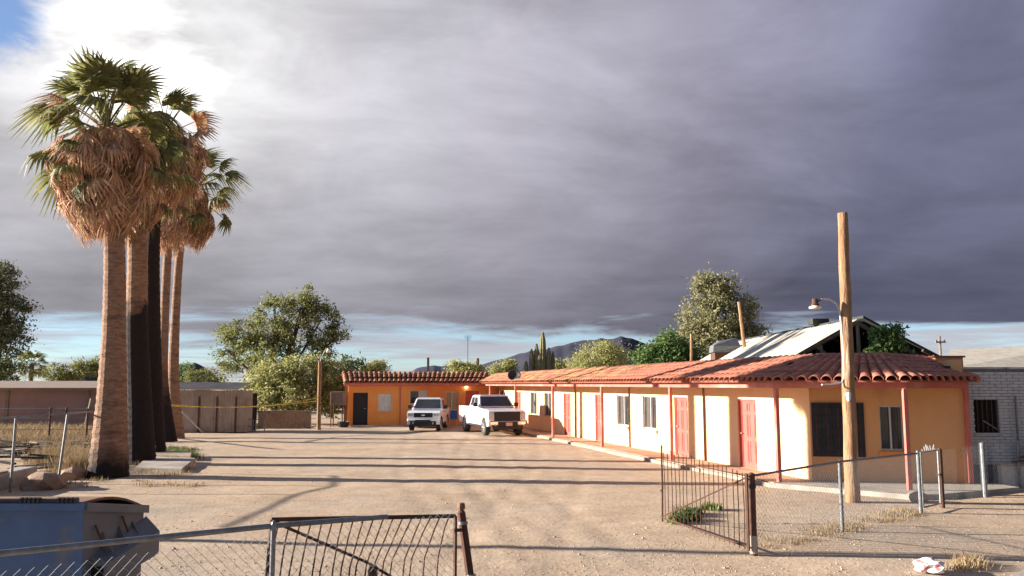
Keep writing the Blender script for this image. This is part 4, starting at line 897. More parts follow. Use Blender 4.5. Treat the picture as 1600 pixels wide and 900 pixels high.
def brick_building():
    Y = 21.35; x0 = 11.62; H = 2.88
    root = thing('grey_brick_building', 'grey painted brick building with broken black window at the right edge', 'building', (13.5, Y, 0))
    bw, bh = 0.30, 0.078; wx0, wx1 = at(1521, 650, Y).x, at(1559, 650, Y).x; wz0, wz1 = at(1540, 676, Y).z, at(1540, 625, Y).z
    me = None; nrow = int((H - 0.05) / bh); cnt = 0
    proto = MB().box((0.006, 0, 0.006), (bw - 0.006, 0.05, bh - 0.006)); me = bpy.data.meshes.new('brick'); me.from_pydata(proto.v, [], proto.f); me.materials.append(M['brick'])
    for r_ in range(nrow - 1, -1, -1):
        z = r_ * bh
        for c in range(8):
            x = x0 + c * bw - (0.15 if r_ % 2 else 0)
            if x >= wx0 and x + bw <= wx1 and z + bh > wz0 and z < wz1: continue
            if z < 0.4 or x > x0 + 2.1: continue
            x1 = x + bw; row = z + bh > wz0 and z < wz1; xa = max(x, x0)
            if row and x < wx0 < x1: x1 = wx0
            if row and x < wx1 < x1: xa = wx1
            if x1 - xa < 0.04: continue
            o = link(bpy.data.objects.new('brick', me)); o.parent = root; o.location = Vector((xa, Y - 0.05 + random.uniform(-.004, .004), z)) - root.location; o.scale.x = (x1 - xa) / bw; cnt += 1
    w = MB()
    for (a, b, c, d) in ((x0 - .15, wx0, 0, H), (wx1, 18, 0, H), (wx0, wx1, 0, wz0), (wx0, wx1, wz1, H)): w.box((a, Y - 0.002 if a < 13 else Y - 0.002, c), (b, Y + 0.2, d))
    w.build('wall', 'mortar', root)
    MB().box((x0 - .2, Y - 0.075, H), (18, Y + 0.25, H + 0.05)).build('coping', 'whitewash', root)
    MB().box((x0 - .15, Y + 0.2, 0), (18, Y + 6, H - 0.3)).build('body', 'dark', root)
    wn = MB().box((wx0, Y + 0.06, wz0), (wx1, Y + 0.1, wz1)).build('window', 'dark', root)
    for i in range(1, 5):
        X = wx0 + (wx1 - wx0) * i / 5; MB().box((X - .012, Y + 0.03, wz0), (X + .012, Y + 0.055, wz1)).build('window_bar', 'rust', wn)
    MB().tube([(wx0 + .25, Y + .02, wz0 + .3), (wx1 - .02, Y + .02, wz0 + .08)], 0.012, 4).build('broken_slat', 'alu', wn)
    MB().box((wx0 - .04, Y - .09, wz0 - .06), (wx1 + .04, Y - .004, wz0 - .005)).build('window_sill', 'whitewash', root)
    X = at(1592, 700, Y - .15).x; MB().tube([(X, Y - .15, 0), (X, Y - .15, 2.2)], 0.03, 6).build('downpipe', 'galv', root)
    lw = thing('low_wall', 'low stained white wall in front of the grey brick building', 'wall', (13, 20.6, 0))
    MB().box((11.95, 20.55, -0.1), (17, 20.75, 0.52)).build('wall', 'whitewash', lw, bevel=0.02)
    MB().box((11.93, 20.53, 0.52), (17, 20.77, 0.57)).build('capping', 'slabedge', lw)
    for i in range(3):
        MB().tube([(12.05 + i * .12, 20.3 - .1 * i, 0.62 + .12 * i), (12.9 + i * .1, 20.45, 0.72 + .1 * i)], 0.022, 5).build('bent_pipe', 'rust', lw)
brick_building()
def white_roof():
    Y = 60; root = thing('white_roofed_hall', 'hall with broad pale low pitched roof at far right', 'building', (35, Y + 5, 0))
    a = at(1470, 578, Y); b = at(1485, 546, Y + 8); c = at(1700, 536, Y + 8); d = at(1700, 582, Y)
    MB().add([a, d, c, b], [(0, 1, 2, 3)]).build('roof', 'tin', root)
    MB().add([(a.x + .3, Y + .3, -.1), (d.x, Y + .3, -.1), (d.x, Y + .3, d.z - .05), (a.x + .3, Y + .3, a.z - .05)], [(0, 1, 2, 3)]).build('wall', 'whitewash', root)
    MB().add([(a.x + .3, Y + .3, -.1), (b.x, Y + 8, -.1), (b.x, Y + 8, b.z - .05), (a.x + .3, Y + .3, a.z - .05)], [(0, 1, 2, 3)]).build('side_wall', 'whitewash', root)
    p = at(1468, 525, 90); r2 = thing('far_utility_pole', 'far utility pole with crossarm shaped like a cross', 'utility pole', (p.x, 90, 0))
    MB().tube([(p.x, 90, 0), p], [0.16, 0.12], 8).build('pole', 'oldwood', r2)
    MB().box((p.x - .55, 89.8, p.z - .75), (p.x + .55, 89.95, p.z - .58)).build('crossarm', 'oldwood', r2)
    for s in (-.45, .45): MB().box((p.x + s - .05, 89.82, p.z - .578), (p.x + s + .05, 89.92, p.z - .42)).build('insulator', 'galv', r2)
white_roof()

# ------------------------------------------------------------------ poles and lamps
def near_pole():
    b = gp(1332, 783); t = at(1316.5, 333, b.y); root = thing('lamp_pole', 'tall bare wooden pole in front of the motel with lamp bracket', 'pole', (b.x, b.y, 0))
    n = 26; path = [Vector((b.x, b.y, -.2)).lerp(t, i / n) + Vector((0.006 * math.sin(i * 1.1), 0, 0)) for i in range(n + 1)]
    MB().tube(path, [0.158 - 0.052 * i / n + random.uniform(-.003, .003) for i in range(n + 1)], 18).build('shaft', 'wood', root, smooth=True)
    q = lambda px, py, dy=-0.05: at(px, py, b.y + dy)
    MB().tube([q(1300, 600), q(1284, 601, -0.3)] , 0.016, 6).build('conduit_elbow', 'alu', root)
    MB().tube([q(1300, 600), q(1315, 598), q(1319, 590), q(1318, 545), q(1314.5, 505)], 0.02, 8).build('conduit', 'alu', root)
    arm = MB().tube([q(1314.5, 505), q(1312, 485), q(1306, 473), q(1296, 468), q(1283, 467.5)], 0.022, 8).build('lamp_arm', 'alu', root)
    c = q(1273.5, 474); h = MB().lathe([(0.0, 0.11), (0.06, 0.10), (0.065, 0.0), (0.085, -0.015), (0.085, -0.05), (0.0, -0.05)], c, 16).build('lamp_head', 'rust', root)
    MB().lathe([(0.075, -0.052), (0.13, -0.075), (0.135, -0.11), (0.10, -0.125), (0.0, -0.13)], c, 16).build('lamp_glass', 'globe', h, smooth=True)
    MB().tube([c + Vector((.06, 0, .04)), q(1283, 467.5)], 0.016, 6).build('lamp_bracket', 'rust', root)
    s = q(1326, 620, -0.16); MB().lathe([(0, .1), (.05, .09), (.06, .03), (.045, .02), (.05, -.03), (.03, -.09), (0, -.1)], s, 10).build('insulator', 'porcelain', root)
    # far lamp post
    Y = 46; b2 = gx(500, Y)[0]; r2 = thing('wooden_lamp_post', 'short wooden post with small lamp beside the pale green bush', 'lamp post', (b2, Y, 0))
    tp = at(500, 565, Y); MB().tube([(b2, Y, -.1), tp], [0.12, 0.10], 10).build('post', 'wood', r2)
    e = at(513, 547, Y); MB().tube([tp - UP * .3, tp + UP * .2 + Vector((.05, 0, 0)), e + Vector((-.12, 0, .1)), e + Vector((0, 0, .1))], 0.02, 6).build('lamp_arm', 'alu', r2)
    MB().lathe([(0, .09), (.06, .08), (.08, 0), (.14, -.06), (.1, -.14), (0, -.16)], e, 12).build('lamp_head', 'globe', r2)
    # utility pole beyond the left edge, its shadow crosses the yard
    r3 = thing('street_utility_pole', 'tall utility pole out of frame to the left beside the street fence', 'utility pole', (-16.5, 14.75, 0))
    MB().tube([(-16.5, 14.75, -.2), (-16.5, 14.75, 10.5)], [0.14, 0.09], 12).build('pole', 'wood', r3)
    MB().box((-17.5, 14.6, 9.7), (-15.5, 14.72, 9.85)).build('crossarm', 'oldwood', r3)
    # slender poles behind the roofs
    for (px, y0, px1, y1, Y, w, m_, lb, nm) in ((1165, 560, 1155, 472, 40, 0.10, 'wood', 'leaning rusty brown post in front of the olive tree', 'leaning_post'), (1080, 575, 1080, 522, 42, 0.07, 'wood', 'short brown post between the green tree and olive tree', 'short_post'),
                                            (669, 590, 669, 559, 62, 0.10, 'oldwood', 'short thin post above the far wing roof', 'short_post'), (746, 585, 746, 560, 66, 0.16, 'oldwood', 'stubby grey post right of the antenna mast', 'short_post')):
        a, b3 = at(px, y0, Y), at(px1, y1, Y); r4 = thing(nm, lb, 'post', (a.x, Y, 0)); a = a + (a - b3) * (a.z / max(.1, (b3.z - a.z)))
        MB().tube([a, b3], [w, w * .85], 8).build('post', m_, r4)
        MB().tube([b3, b3 + (b3 - a).normalized() * 0.02], [w * .88, w * .7], 8).build('post_top', 'oldwood', r4)
    Y = 60; a, t2 = at(731, 590, Y), at(731, 524, Y); r5 = thing('antenna_mast', 'thin television antenna mast above the far wing roof', 'antenna', (a.x, Y, 0))
    MB().tube([(a.x, Y, 0), t2], 0.022, 5).build('mast', 'galv', r5)
    for k in range(4): MB().tube([(t2.x - .3 + .04 * k, Y, t2.z - .05 - .1 * k), (t2.x + .3 - .04 * k, Y, t2.z - .05 - .1 * k)], 0.01, 4).build('rod', 'galv', r5)
    # satellite dish on the roof edge
    c = at(804, 586.5, 44.2); r6 = thing('satellite_dish', 'black satellite dish mounted on the tile roof edge', 'satellite dish', (c.x, c.y, c.z - .4))
    d = Vector((-0.25, -1, 0.25)).normalized(); u = d.cross(UP).normalized(); v = u.cross(d); mb = MB(); vs = []; n = 22
    for i in range(6):
        r_ = 0.36 * i / 5
        for k in range(n): a_ = 2 * math.pi * k / n; vs.append(c + (u * math.cos(a_) * 1.0 + v * math.sin(a_) * 0.86) * r_ + d * (0.10 * (i / 5) ** 2))
    o = mb.add(vs, [(i * n + k, i * n + (k + 1) % n, (i + 1) * n + (k + 1) % n, (i + 1) * n + k) for i in range(5) for k in range(n)]).build('dish', 'black', r6, smooth=True); s_ = o.modifiers.new('solid', 'SOLIDIFY'); s_.thickness = 0.012
    MB().tube([c - d * .02, c - d * .12 - UP * .15, c - d * .1 - UP * .5], 0.025, 6).build('mast', 'galv', r6)
    MB().tube([c + v * -.3, c + v * -.2 + d * .38 + u * -0.15], 0.014, 5).build('feed_arm', 'galv', r6)
near_pole()

# ------------------------------------------------------------------ chain link fences
def chain_mesh(A, B, z0, z1, cell, rad, parent, name='chain_link_mesh', sag=0.0, wob=0.0):
    A = Vector(A); B = Vector(B); d = (B - A); L = d.length; d.normalize(); nn = Vector((d.y, -d.x, 0))
    n = int(L / cell); m = int((z1 - z0) / cell); V = []; F = []
    off = wloc(parent); base = 0
    for i in range(n):
        for j in range(m + 1):
            s = (i + (i + j) % 2) * cell; s = min(s, L)
            u = s / L; z = z0 + (z1 - z0) * j / m - (sag * 4 * u * (1 - u) if z1 > 0.5 else 0) * (j / m)
            p = A + d * s + nn * ((0.004 if (i + j) % 2 else -0.004) + wob * math.sin(s * 2.1 + z * 3)) + UP * z - off
            for a in (0, 2.094, 4.189): V.append((p.x + d.x * math.cos(a) * rad + nn.x * math.sin(a) * rad, p.y + d.y * math.cos(a) * rad + nn.y * math.sin(a) * rad, p.z))
        for j in range(m):
            for k in range(3): F.append((base + j * 3 + k, base + j * 3 + (k + 1) % 3, base + j * 3 + 3 + (k + 1) % 3, base + j * 3 + 3 + k))
        base += 3 * (m + 1)
    me = bpy.data.meshes.new(name); me.from_pydata(V, [], F); me.materials.append(M['galv']); o = link(bpy.data.objects.new(name, me)); o.parent = parent; o['kind'] = 'stuff'
    return o
def fpost(p, h, r_, parent, m='galv', cap=True, lean=(0, 0)):
    t = p + Vector((lean[0], lean[1], h)); MB().tube([p - UP * .15, t, t + (t - p).normalized() * 0.015, t + (t - p).normalized() * 0.03], [r_, r_, r_ * .8, r_ * .2], 10).build('post', m, parent, smooth=False)
def street_fence_left():
    root = thing('street_fence', 'chain link fence in the left foreground in front of the dumpster', 'fence', tuple(uv(-8, 0)))
    a, b = uv(-14, 0), uv(-5.62, 0)
    MB().tube([uv(-14, -.0, 1.29), uv(-9.8, 0, 1.285), uv(-7.6, 0, 1.245), uv(-6.45, 0, 1.20)], 0.024, 10).build('top_rail', 'galv', root)
    for u in (-10.9, -7.66): fpost(uv(u, 0.03), 1.27, 0.024, root)
    chain_mesh(uv(-12.5, 0.012), uv(-5.6, 0.012), 0.04, 1.16, 0.045, 0.0030, root)
    fpost(uv(-5.28, 0.0) , 1.12, 0.045, root, 'rust', lean=(-0.19, 0.02))
    t = uv(-5.28, 0, 1.13) + Vector((-0.19, .02, 0)); MB().lathe([(0, .05), (.035, .04), (.045, 0), (.035, -.03), (0, -.04)], t + UP * .05, 10).build('post_cap', 'rustlid', root)
    for z in (0.45, 1.0):
        p = uv(-5.28, 0, z) + Vector((-0.19 * z / 1.12, 0, 0)); MB().tube([p, p + UP * .03], 0.052, 12).build('clamp', 'galv', root)
    st = thing('stub_post', 'short rusty pipe stub standing behind the left foreground fence', 'post', tuple(uv(-6.55, -0.08)))
    MB().tube([uv(-6.55, -.08, -.1), uv(-6.55, -.08, .72), uv(-6.55, -.08, .735)], [.045, .045, .038], 12).build('pipe', 'rust', st); MB().tube([uv(-6.55, -.08, .66), uv(-6.55, -.08, .70)], .05, 12).build('collar', 'rust', st)
    # bent gate leaf folded back along the fence
    g = thing('bent_gate', 'bent rusty iron gate leaf folded back behind the left fence', 'gate', tuple(uv(-5.6, -0.2)))
    h0 = uv(-5.52, -0.10); e0 = gp(424, 812, 1.22); e0.z = 0
    d = (e0 - h0); L = d.length; d.normalize(); nn = Vector((d.y, -d.x, 0))
    f = lambda s, z, o=0.0: h0 + d * s + nn * o + UP * z
    MB().tube([f(0, 1.10), f(L, 1.22)], 0.021, 4).build('top_bar', 'rust', g)
    MB().tube([f(0, 0.10), f(L, 0.06)], 0.021, 4).build('bottom_bar', 'rust', g)
    MB().tube([f(L, 1.22), f(L + .02, 0.6, .02), f(L + .10, 0.06)], 0.02, 4).build('end_bar', 'rust', g)
    MB().tube([f(0, 0.08), f(0.0, 1.1)], 0.02, 4).build('hinge_bar', 'rust', g)
    MB().tube([f(L - .02, 1.2), f(L * .5, .72, .02), f(0.05, 0.12)], 0.018, 4).build('brace', 'rust', g)
    n = 18
    for i in range(n):
        s = L * (i + 0.7) / (n + 0.4); be = 0.16 * math.exp(-((s - L * 0.30) / (L * .28)) ** 2) + random.uniform(.0, .035); sh = 0.07 + 0.06 * random.random()
        MB().tube([f(s, 1.10 + .12 * s / L), f(s + .02 + sh * .3, 0.98, be * .3), f(s + sh * .8 + be * .35, 0.68, be), f(s + sh + be * .6, 0.35, be * .7), f(s + sh + be * .4, 0.08, 0)], 0.0085, 5).build('bar', 'rust', g, smooth=True)
    for z in (0.3, 0.95): MB().tube([f(-.08, z), f(0.02, z)], 0.02, 6).build('hinge', 'rust', g)
street_fence_left()
def street_fence_right():
    root = thing('street_fence', 'chain link fence in front of the motel office, right of the iron gate', 'fence', tuple(uv(3, 0)))
    us = [2.76, 5.96]
    fpost(uv(0.02, 0), 1.15, 0.055, root, 'rust'); p = uv(.02, 0, .95); MB().tube([p, p + UP * .06], .064, 12).build('clamp', 'black', root)
    MB().tube([uv(.02, 0, 0), uv(.02, 0, .26)], .062, 12).build('post_sleeve', 'concrete', root)
    MB().tube([uv(.1, 0, 1.13), uv(2.76, 0, 1.17), uv(5.9, 0, 1.14)], 0.019, 8).build('top_rail', 'galv', root)
    for u in us: fpost(uv(u, 0), 1.17, 0.03 if u < 4 else 0.036, root)
    chain_mesh(uv(0.1, 0.02), uv(5.9, 0.02), 0.04, 1.14, 0.045, 0.0023, root)
    r2 = thing('walk_gate', 'narrow galvanised pedestrian gate frame in the right fence', 'gate', tuple(uv(6.5, 0)))
    MB().tube([uv(6.08, 0, .08), uv(6.08, 0, 1.15), uv(6.92, 0, 1.15), uv(6.92, 0, .08), uv(6.08, 0, .08)], 0.019, 8).build('frame', 'galv', r2)
    chain_mesh(uv(6.1, 0), uv(6.9, 0), .1, 1.14, .045, .0016, r2)
    for i in range(7): p = uv(6.2 + .1 * i, 0, 1.17); MB().tube([p, p + Vector((random.uniform(-.04, .04), 0, random.uniform(.03, .13)))], .012, 5).build('loop', 'alu', r2)
    MB().tube([uv(6.9, -.02, .66), uv(7.02, -.02, .66)], .022, 6).build('latch', 'rust', r2)
    r3 = thing('street_fence', 'short chain link fence panel between the walk gate and grey brick building', 'fence', tuple(uv(8, 0)))
    fpost(uv(7.02, 0), 1.16, .045, r3, 'rust'); fpost(uv(9.40, 0), 1.17, .05, r3); fpost(uv(9.75, -.15), 1.15, .05, r3, 'black')
    chain_mesh(uv(7.05, .02), uv(9.4, .02), .04, 1.14, .06, .0016, r3)
    chain_mesh(uv(9.45, .0), uv(14, .0), .04, 1.10, .075, .0012, r3, name='chain_link_end')
    fpost(uv(11.7, 0), 1.12, .03, r3)
    # iron gate leaf standing open
    g = thing('iron_gate', 'rusty iron bar gate leaf standing open left of the right fence', 'gate', tuple(uv(-.1, 0)))
    h0 = uv(-.10, 0.0); e0 = gp(1035, 815); d = e0 - h0; L = d.length; d.normalize(); nn = Vector((d.y, -d.x, 0))
    f = lambda s, z, o=0.0: h0 + d * s + nn * o + UP * z
    MB().tube([f(.02, 0.05), f(.02, 1.17)], .026, 4).build('hinge_bar', 'rust', g)
    MB().tube([f(.02, 1.14), f(L, 1.12)], .010, 4).build('top_bar', 'rust', g)
    MB().tube([f(.02, .10), f(L, .07)], .014, 4).build('bottom_bar', 'rust', g)
    MB().tube([f(L, .0), f(L - .03, .6), f(L - .02, 1.1), f(L - .03, 1.38)], .018, 5).build('end_bar', 'rust', g)
    MB().tube([f(.05, 1.1), f(L - .03, .10)], .013, 4).build('brace', 'rust', g)
    n = 19
    for i in range(n):
        s = L * (i + .8) / (n + .6); tl = random.uniform(-.03, .03)
        MB().tube([f(s, .05), f(s + tl * .5, .6, random.uniform(-.015, .015)), f(s + tl, 1.13), f(s + tl * 1.1, 1.13 + (.02 + .16 * (s / L) ** .6) * random.uniform(.85, 1.1))], .0075, 5).build('bar', 'rust', g)
    for z in (.55, .68): MB().tube([f(L, z), f(L + .06, z)], .02, 5).build('latch', 'rust', g)
street_fence_right()
def back_fence_left():
    root = thing('side_fence', 'leaning chain link fence along the left lot beside the stoutest palm', 'fence', (-11.6, 20, 0))
    ps = [(gp(16, 768), 1.62, (0.02, 0.0)), (gp(90, 755), 1.72, (.15, 0)), (gp(142, 738), 1.70, (.13, 0))]
    tops = []
    for p, h, ln in ps:
        h = {0: 1.72, 1: 1.75, 2: 1.72}[len(tops)]; fpost(p, h, .032, root, lean=ln); tops.append(p + Vector((ln[0], ln[1], h)))
    p0 = Vector((-11.9, 15.5, 1.72))
    MB().tube([p0] + tops, .024, 8).build('top_rail', 'galv', root)
    pts = [Vector((-11.9, 15.5, 0))] + [Vector((p.x, p.y, 0)) for p, _, _ in ps]
    for a, b in zip(pts[:-1], pts[1:]): chain_mesh(a, b, .1, 1.68, .09, .0012, root)
    r2 = thing('rear_lot_fence', 'low wire fence in front of the pink house', 'fence', (-21, 36, 0))
    for px in (-10, 82, 107, 140): fpost(Vector((*gx(px, 37), 0)), 1.45, .045, r2, 'rust')
    for z in (.5, 1.0, 1.42): MB().tube([(*gx(-60, 37), z), (*gx(150, 37), z)], .012, 4).build('wire', 'galv', r2)
    a, b = gp(132, 668), at(143, 622, 33); r3 = thing('leaning_pipe', 'pale pipe leaning behind the side fence next to the stoutest palm', 'pipe', tuple(a)); a.z = 0
    MB().tube([a, b], .05, 6).build('pipe', 'oldwood', r3)
    a, b = gp(317, 676), at(284, 643, 42.9); r4 = thing('leaning_pole', 'white metal pole leaning against the tin shed', 'pole', tuple(a))
    MB().tube([a, b], .04, 6).build('pole', 'alu', r4)
    # yellow tape
    r5 = thing('caution_tape', 'yellow caution tape strung from the thin palms to the wooden lamp post', 'tape', tuple(at(262, 632, 37) - Vector((0, 0, 1))))
    for k, (y0, y1, sg) in enumerate(((632, 621, 5), (634, 626, 3))):
        mb = MB(); A, B = at(264, y0, 37.4), at(498, y1, 45.9); n = 46; pts = []
        for i in range(n + 1):
            u = i / n; p = A.lerp(B, u); p.z -= sg * 0.06 * 4 * u * (1 - u); pts.append((p, 0.035 * math.cos(i * .9 + k)))
        for (p, t), (q, t2) in zip(pts[:-1], pts[1:]):
            w0, w1 = Vector((0, .03 - abs(t) * .8, .008 + abs(t) * .6)), Vector((0, .03 - abs(t2) * .8, .008 + abs(t2) * .6)); mb.quad(p - w0, q - w1, q + w1, p + w0)
        mb.build('tape_strand', 'tape', r5)
back_fence_left()

# ------------------------------------------------------------------ dumpster
def dumpster():
    x0, x1, y0, y1 = -6.15, -4.02, 7.95, 9.25; root = thing('dumpster', 'blue steel dumpster with rusty lid behind the foreground fence', 'dumpster', (-5, 8.6, 0))
    zf, zb = 1.385, 1.17
    MB().add([(x0, y0 + .08, .12), (x1, y0 + .08, .12), (x1, y0, zf), (x0, y0, zf)], [(0, 1, 2, 3)]).build('front_panel', 'bluepaint', root)
    MB().add([(x1, y0 + .081, .12), (x1, y1, .12), (x1, y1, zb), (x1, y0 + .001, zf)], [(0, 1, 2, 3)]).build('side_panel', 'greypaint', root)
    MB().add([(x0, y0 + .081, .12), (x0, y1, .12), (x0, y1, zb), (x0, y0 + .001, zf)], [(0, 1, 2, 3)]).build('side_panel', 'greypaint', root)
    MB().add([(x0, y1, .12), (x1, y1, .12), (x1, y1, zb), (x0, y1, zb)], [(0, 1, 2, 3)]).build('back_panel', 'bluepaint', root)
    MB().box((x0, y0 + .09, .10), (x1, y1, .13)).build('floor_plate', 'rust', root)
    MB().box((x0 - .02, y0 - .05, zf - .06), (x1 + .03, y0 - .002, zf + .01)).build('front_rim', 'bluepaint', root, bevel=.008)
    for s, xx in ((1, x1), (-1, x0)):
        q = MB().add([(xx + .002, y0 - .02, zf - .07), (xx + .05, y0 - .02, zf - .07), (xx + .05, y1 + .02, zb - .07), (xx + .002, y1 + .02, zb - .07), (xx + .002, y0 - .02, zf + .012), (xx + .05, y0 - .02, zf + .012), (xx + .05, y1 + .02, zb + .012), (xx + .002, y1 + .02, zb + .012)],
                 [(0, 3, 2, 1), (4, 5, 6, 7), (0, 1, 5, 4), (1, 2, 6, 5), (2, 3, 7, 6), (3, 0, 4, 7)]); q.build('side_rim', 'greypaint', root)
    # fork pocket, braces on the visible end
    xs = x1
    MB().add([(xs + .003, y0 + .18, .86), (xs + .16, y0 + .18, .80), (xs + .16, y1 + .06, .90), (xs + .003, y1 + .06, 1.06), (xs + .003, y0 + .18, .60), (xs + .16, y0 + .18, .60), (xs + .16, y1 + .06, .66), (xs + .003, y1 + .06, .66)],
             [(0, 1, 2, 3), (4, 7, 6, 5), (1, 5, 6, 2), (0, 4, 5, 1), (2, 6, 7, 3)]).build('fork_pocket', 'greypaint', root)
    MB().box((xs + .02, y0 + .165, .63), (xs + .13, y0 + .179, .77)).build('pocket_opening', 'dark', root)
    for yy in (y0 + .38, y0 + .72, y0 + 1.02):
        MB().add([(xs + .004, yy, 1.06), (xs + .12, yy, .86), (xs + .004, yy, .88), (xs + .004, yy + .02, 1.06), (xs + .12, yy + .02, .86), (xs + .004, yy + .02, .88)], [(0, 1, 2), (5, 4, 3), (0, 3, 4, 1), (1, 4, 5, 2), (2, 5, 3, 0)]).build('gusset', 'greypaint', root)
    for yy in (y0 + .2, y0 + .75): MB().tube([(xs + .02, yy, 1.15), (xs + .05, yy + .09, .98)], .012, 6).build('handle_rod', 'rust', root)
    MB().box((x0, y0 - .012, .55), (x1, y0 + .03, .62)).build('front_rib', 'bluepaint', root)
    # lids: two arched rusty sheets
    for (a, b) in ((x0 + .02, -5.1), (-5.08, x1 - .02)):
        vs = []; n = 9
        for i in range(n + 1):
            u = i / n; y = y0 + .02 + (y1 - y0) * u; z = zf + .012 + (zb - zf) * u + .07 * math.sin(math.pi * u)
            vs += [(a, y, z), (b, y, z)]
        o = MB().add(vs, [(2 * i, 2 * i + 1, 2 * i + 3, 2 * i + 2) for i in range(n)]).build('lid', 'rustlid', root); s_ = o.modifiers.new('s', 'SOLIDIFY'); s_.thickness = .025
    MB().tube([(x0, y0 - .03, zf + .03), (x1 - .1, y0 - .03, zf + .03)], .02, 8).build('lid_rod', 'black', root)
    for X in (-5.9, -4.6, -4.25):
        for k in range(5): MB().tube([(X + k * .04, y0 - .03, zf + .03), (X + k * .04 + .025, y0 - .03, zf + .03)], .032, 8).build('hinge_coil', 'black', root)
    for X in (x0 + .25, x1 - .25): MB().box((X - .08, y0 + .2, 0), (X + .08, y1 - .1, .10)).build('skid', 'rust', root)
dumpster()

# ------------------------------------------------------------------ pickups
def extr(poly, y0, y1):          # side profile (x, z) extruded across the width
    n = len(poly); mb = MB()
    return mb.add([(p[0], y0, p[1]) for p in poly] + [(p[0], y1, p[1]) for p in poly], [tuple(range(n)), tuple(range(2 * n - 1, n - 1, -1))] + [(i, n + i, n + (i + 1) % n, (i + 1) % n) for i in range(n)])
def arch(cx, r, z, n=9, rev=False):
    p = [(cx + r * math.cos(math.pi * i / n), z + r * math.sin(math.pi * i / n)) for i in range(n + 1)]
    return p if rev else p[::-1]
def pickup(label, loc, rz, S):
    """local frame: x forward, y left, z up, origin under the middle of the wheelbase"""
    root = thing('pickup_truck', label, 'pickup truck', loc, rz, group='white pickups parked by the far wing')
    wb, W, wr = S['wb'], S['W'], S['wr']; xf, xr = wb / 2, -wb / 2; hw = W / 2; cl = S['clear']
    nose, tail = xf + S['fo'], xr - S['ro']; hood, belt, roof = S['hood'], S['belt'], S['H']; cr = S['cab_rear']; cow = S['cowl']; ar = wr * 1.17
    B = lambda mb, name, m, parent=root, **k: mb.build(name, m, parent, local=True, **k)
    za = wr * 0.98
    prof = [(cr, cl + .08), (xf - ar, cl + .06)] + [(xf + ar * math.cos(math.pi - math.pi * i / 9), za + ar * math.sin(math.pi * i / 9)) for i in range(10) if za + ar * math.sin(math.pi * i / 9) > cl + .06] + \
           [(xf + ar + .01, cl + .05), (nose - .05, cl + .10), (nose, cl + .25), (nose, hood - .26), (nose - .03, hood - .14), (nose - .10, hood - .06), (nose - .22, hood - .02), (nose - .45, hood + .01), (cow, hood + S['rise']), (cow - .1, belt), (cr, belt)]
    B(extr(prof, -hw, hw), 'body', 'white', bevel=S['bev'])
    # bed: sides with wheel arch, tailgate, floor
    bp = [(tail, cl + .12), (xr - ar, cl + .08)] + [(xr + ar * math.cos(math.pi - math.pi * i / 9), za + ar * math.sin(math.pi * i / 9)) for i in range(10) if za + ar * math.sin(math.pi * i / 9) > cl + .08] + [(xr + ar + .01, cl + .08), (cr - .03, cl + .08), (cr - .03, belt - .02), (tail, belt - .02)]
    bed = B(extr(bp, hw - .09, hw), 'bed', 'white', bevel=.02)
    B(extr(bp, -hw, -hw + .09), 'bed_side', 'white', bed, bevel=.02)
    B(MB().box((tail - .02, -hw + .1, cl + .22), (tail + .06, hw - .1, belt - .03)), 'tailgate', 'white', bed)
    B(MB().box((tail + .06, -hw + .09, cl + .30), (cr - .04, hw - .09, cl + .36)), 'bed_floor', 'black', bed)
    B(MB().box((cr - .09, -hw + .09, cl + .36), (cr - .04, hw - .09, belt - .03)), 'bed_front', 'white', bed)
    # greenhouse
    ti = S['tumble']; rx0, rx1 = cr + S['rr'], cow - S['rf']
    lo = [(cr + .01, -hw + .02), (cow - .04, -hw + .02), (cow - .04, hw - .02), (cr + .01, hw - .02)]; hi = [(rx0, -hw + ti), (rx1, -hw + ti), (rx1, hw - ti), (rx0, hw - ti)]
    vs = [(x, y, belt - .01) for x, y in lo] + [(x, y, roof - .05) for x, y in hi] + [(x * .94 + .06 * (rx0 + rx1) / 2, y * .86, roof) for x, y in hi]
    B(MB().add(vs, [(3, 2, 1, 0), (0, 1, 5, 4), (1, 2, 6, 5), (2, 3, 7, 6), (3, 0, 4, 7), (4, 5, 9, 8), (5, 6, 10, 9), (6, 7, 11, 10), (7, 4, 8, 11), (8, 9, 10, 11)]), 'cab', 'white', bevel=.035)
    def onq(a, b, c, d, u0, u1, v0, v1, off, nrm):   # glass on a quad a b (bottom) c d (top)
        f = lambda u, v: (Vector(a).lerp(Vector(b), u)).lerp(Vector(d).lerp(Vector(c), u), v) + nrm * off
        q = [f(u0, v0), f(u1, v0), f(u1, v1), f(u0, v1)]; mb = MB(); bk = [p - nrm * .02 for p in q]
        return mb.add(q + bk, [(0, 1, 2, 3), (0, 4, 5, 1), (1, 5, 6, 2), (2, 6, 7, 3), (3, 7, 4, 0)])
    V = [Vector(v) for v in vs]
    def nr(a, b, c):
        q = (V[b] - V[a]).cross(V[c] - V[a]).normalized(); m = (V[a] + V[b] + V[c]) / 3 - Vector(((rx0 + rx1) / 2, 0, (belt + roof) / 2)); return q if q.dot(m) > 0 else -q
    n = nr(1, 2, 6); B(onq(vs[1], vs[2], vs[6], vs[5], .06, .94, .06, .93, .012, n), 'windshield', 'glass')
    n = nr(0, 3, 7); B(onq(vs[0], vs[3], vs[7], vs[4], .1, .9, .15, .88, .012, n), 'rear_window', 'glass')
    for (a, b, c, d) in ((0, 1, 5, 4), (3, 2, 6, 7)):
        n = nr(a, b, c)
        for (u0, u1) in ((.10, .46), (.51, .88)): B(onq(vs[a], vs[b], vs[c], vs[d], u0, u1, .10, .88, .010, n), 'side_window', 'glass')
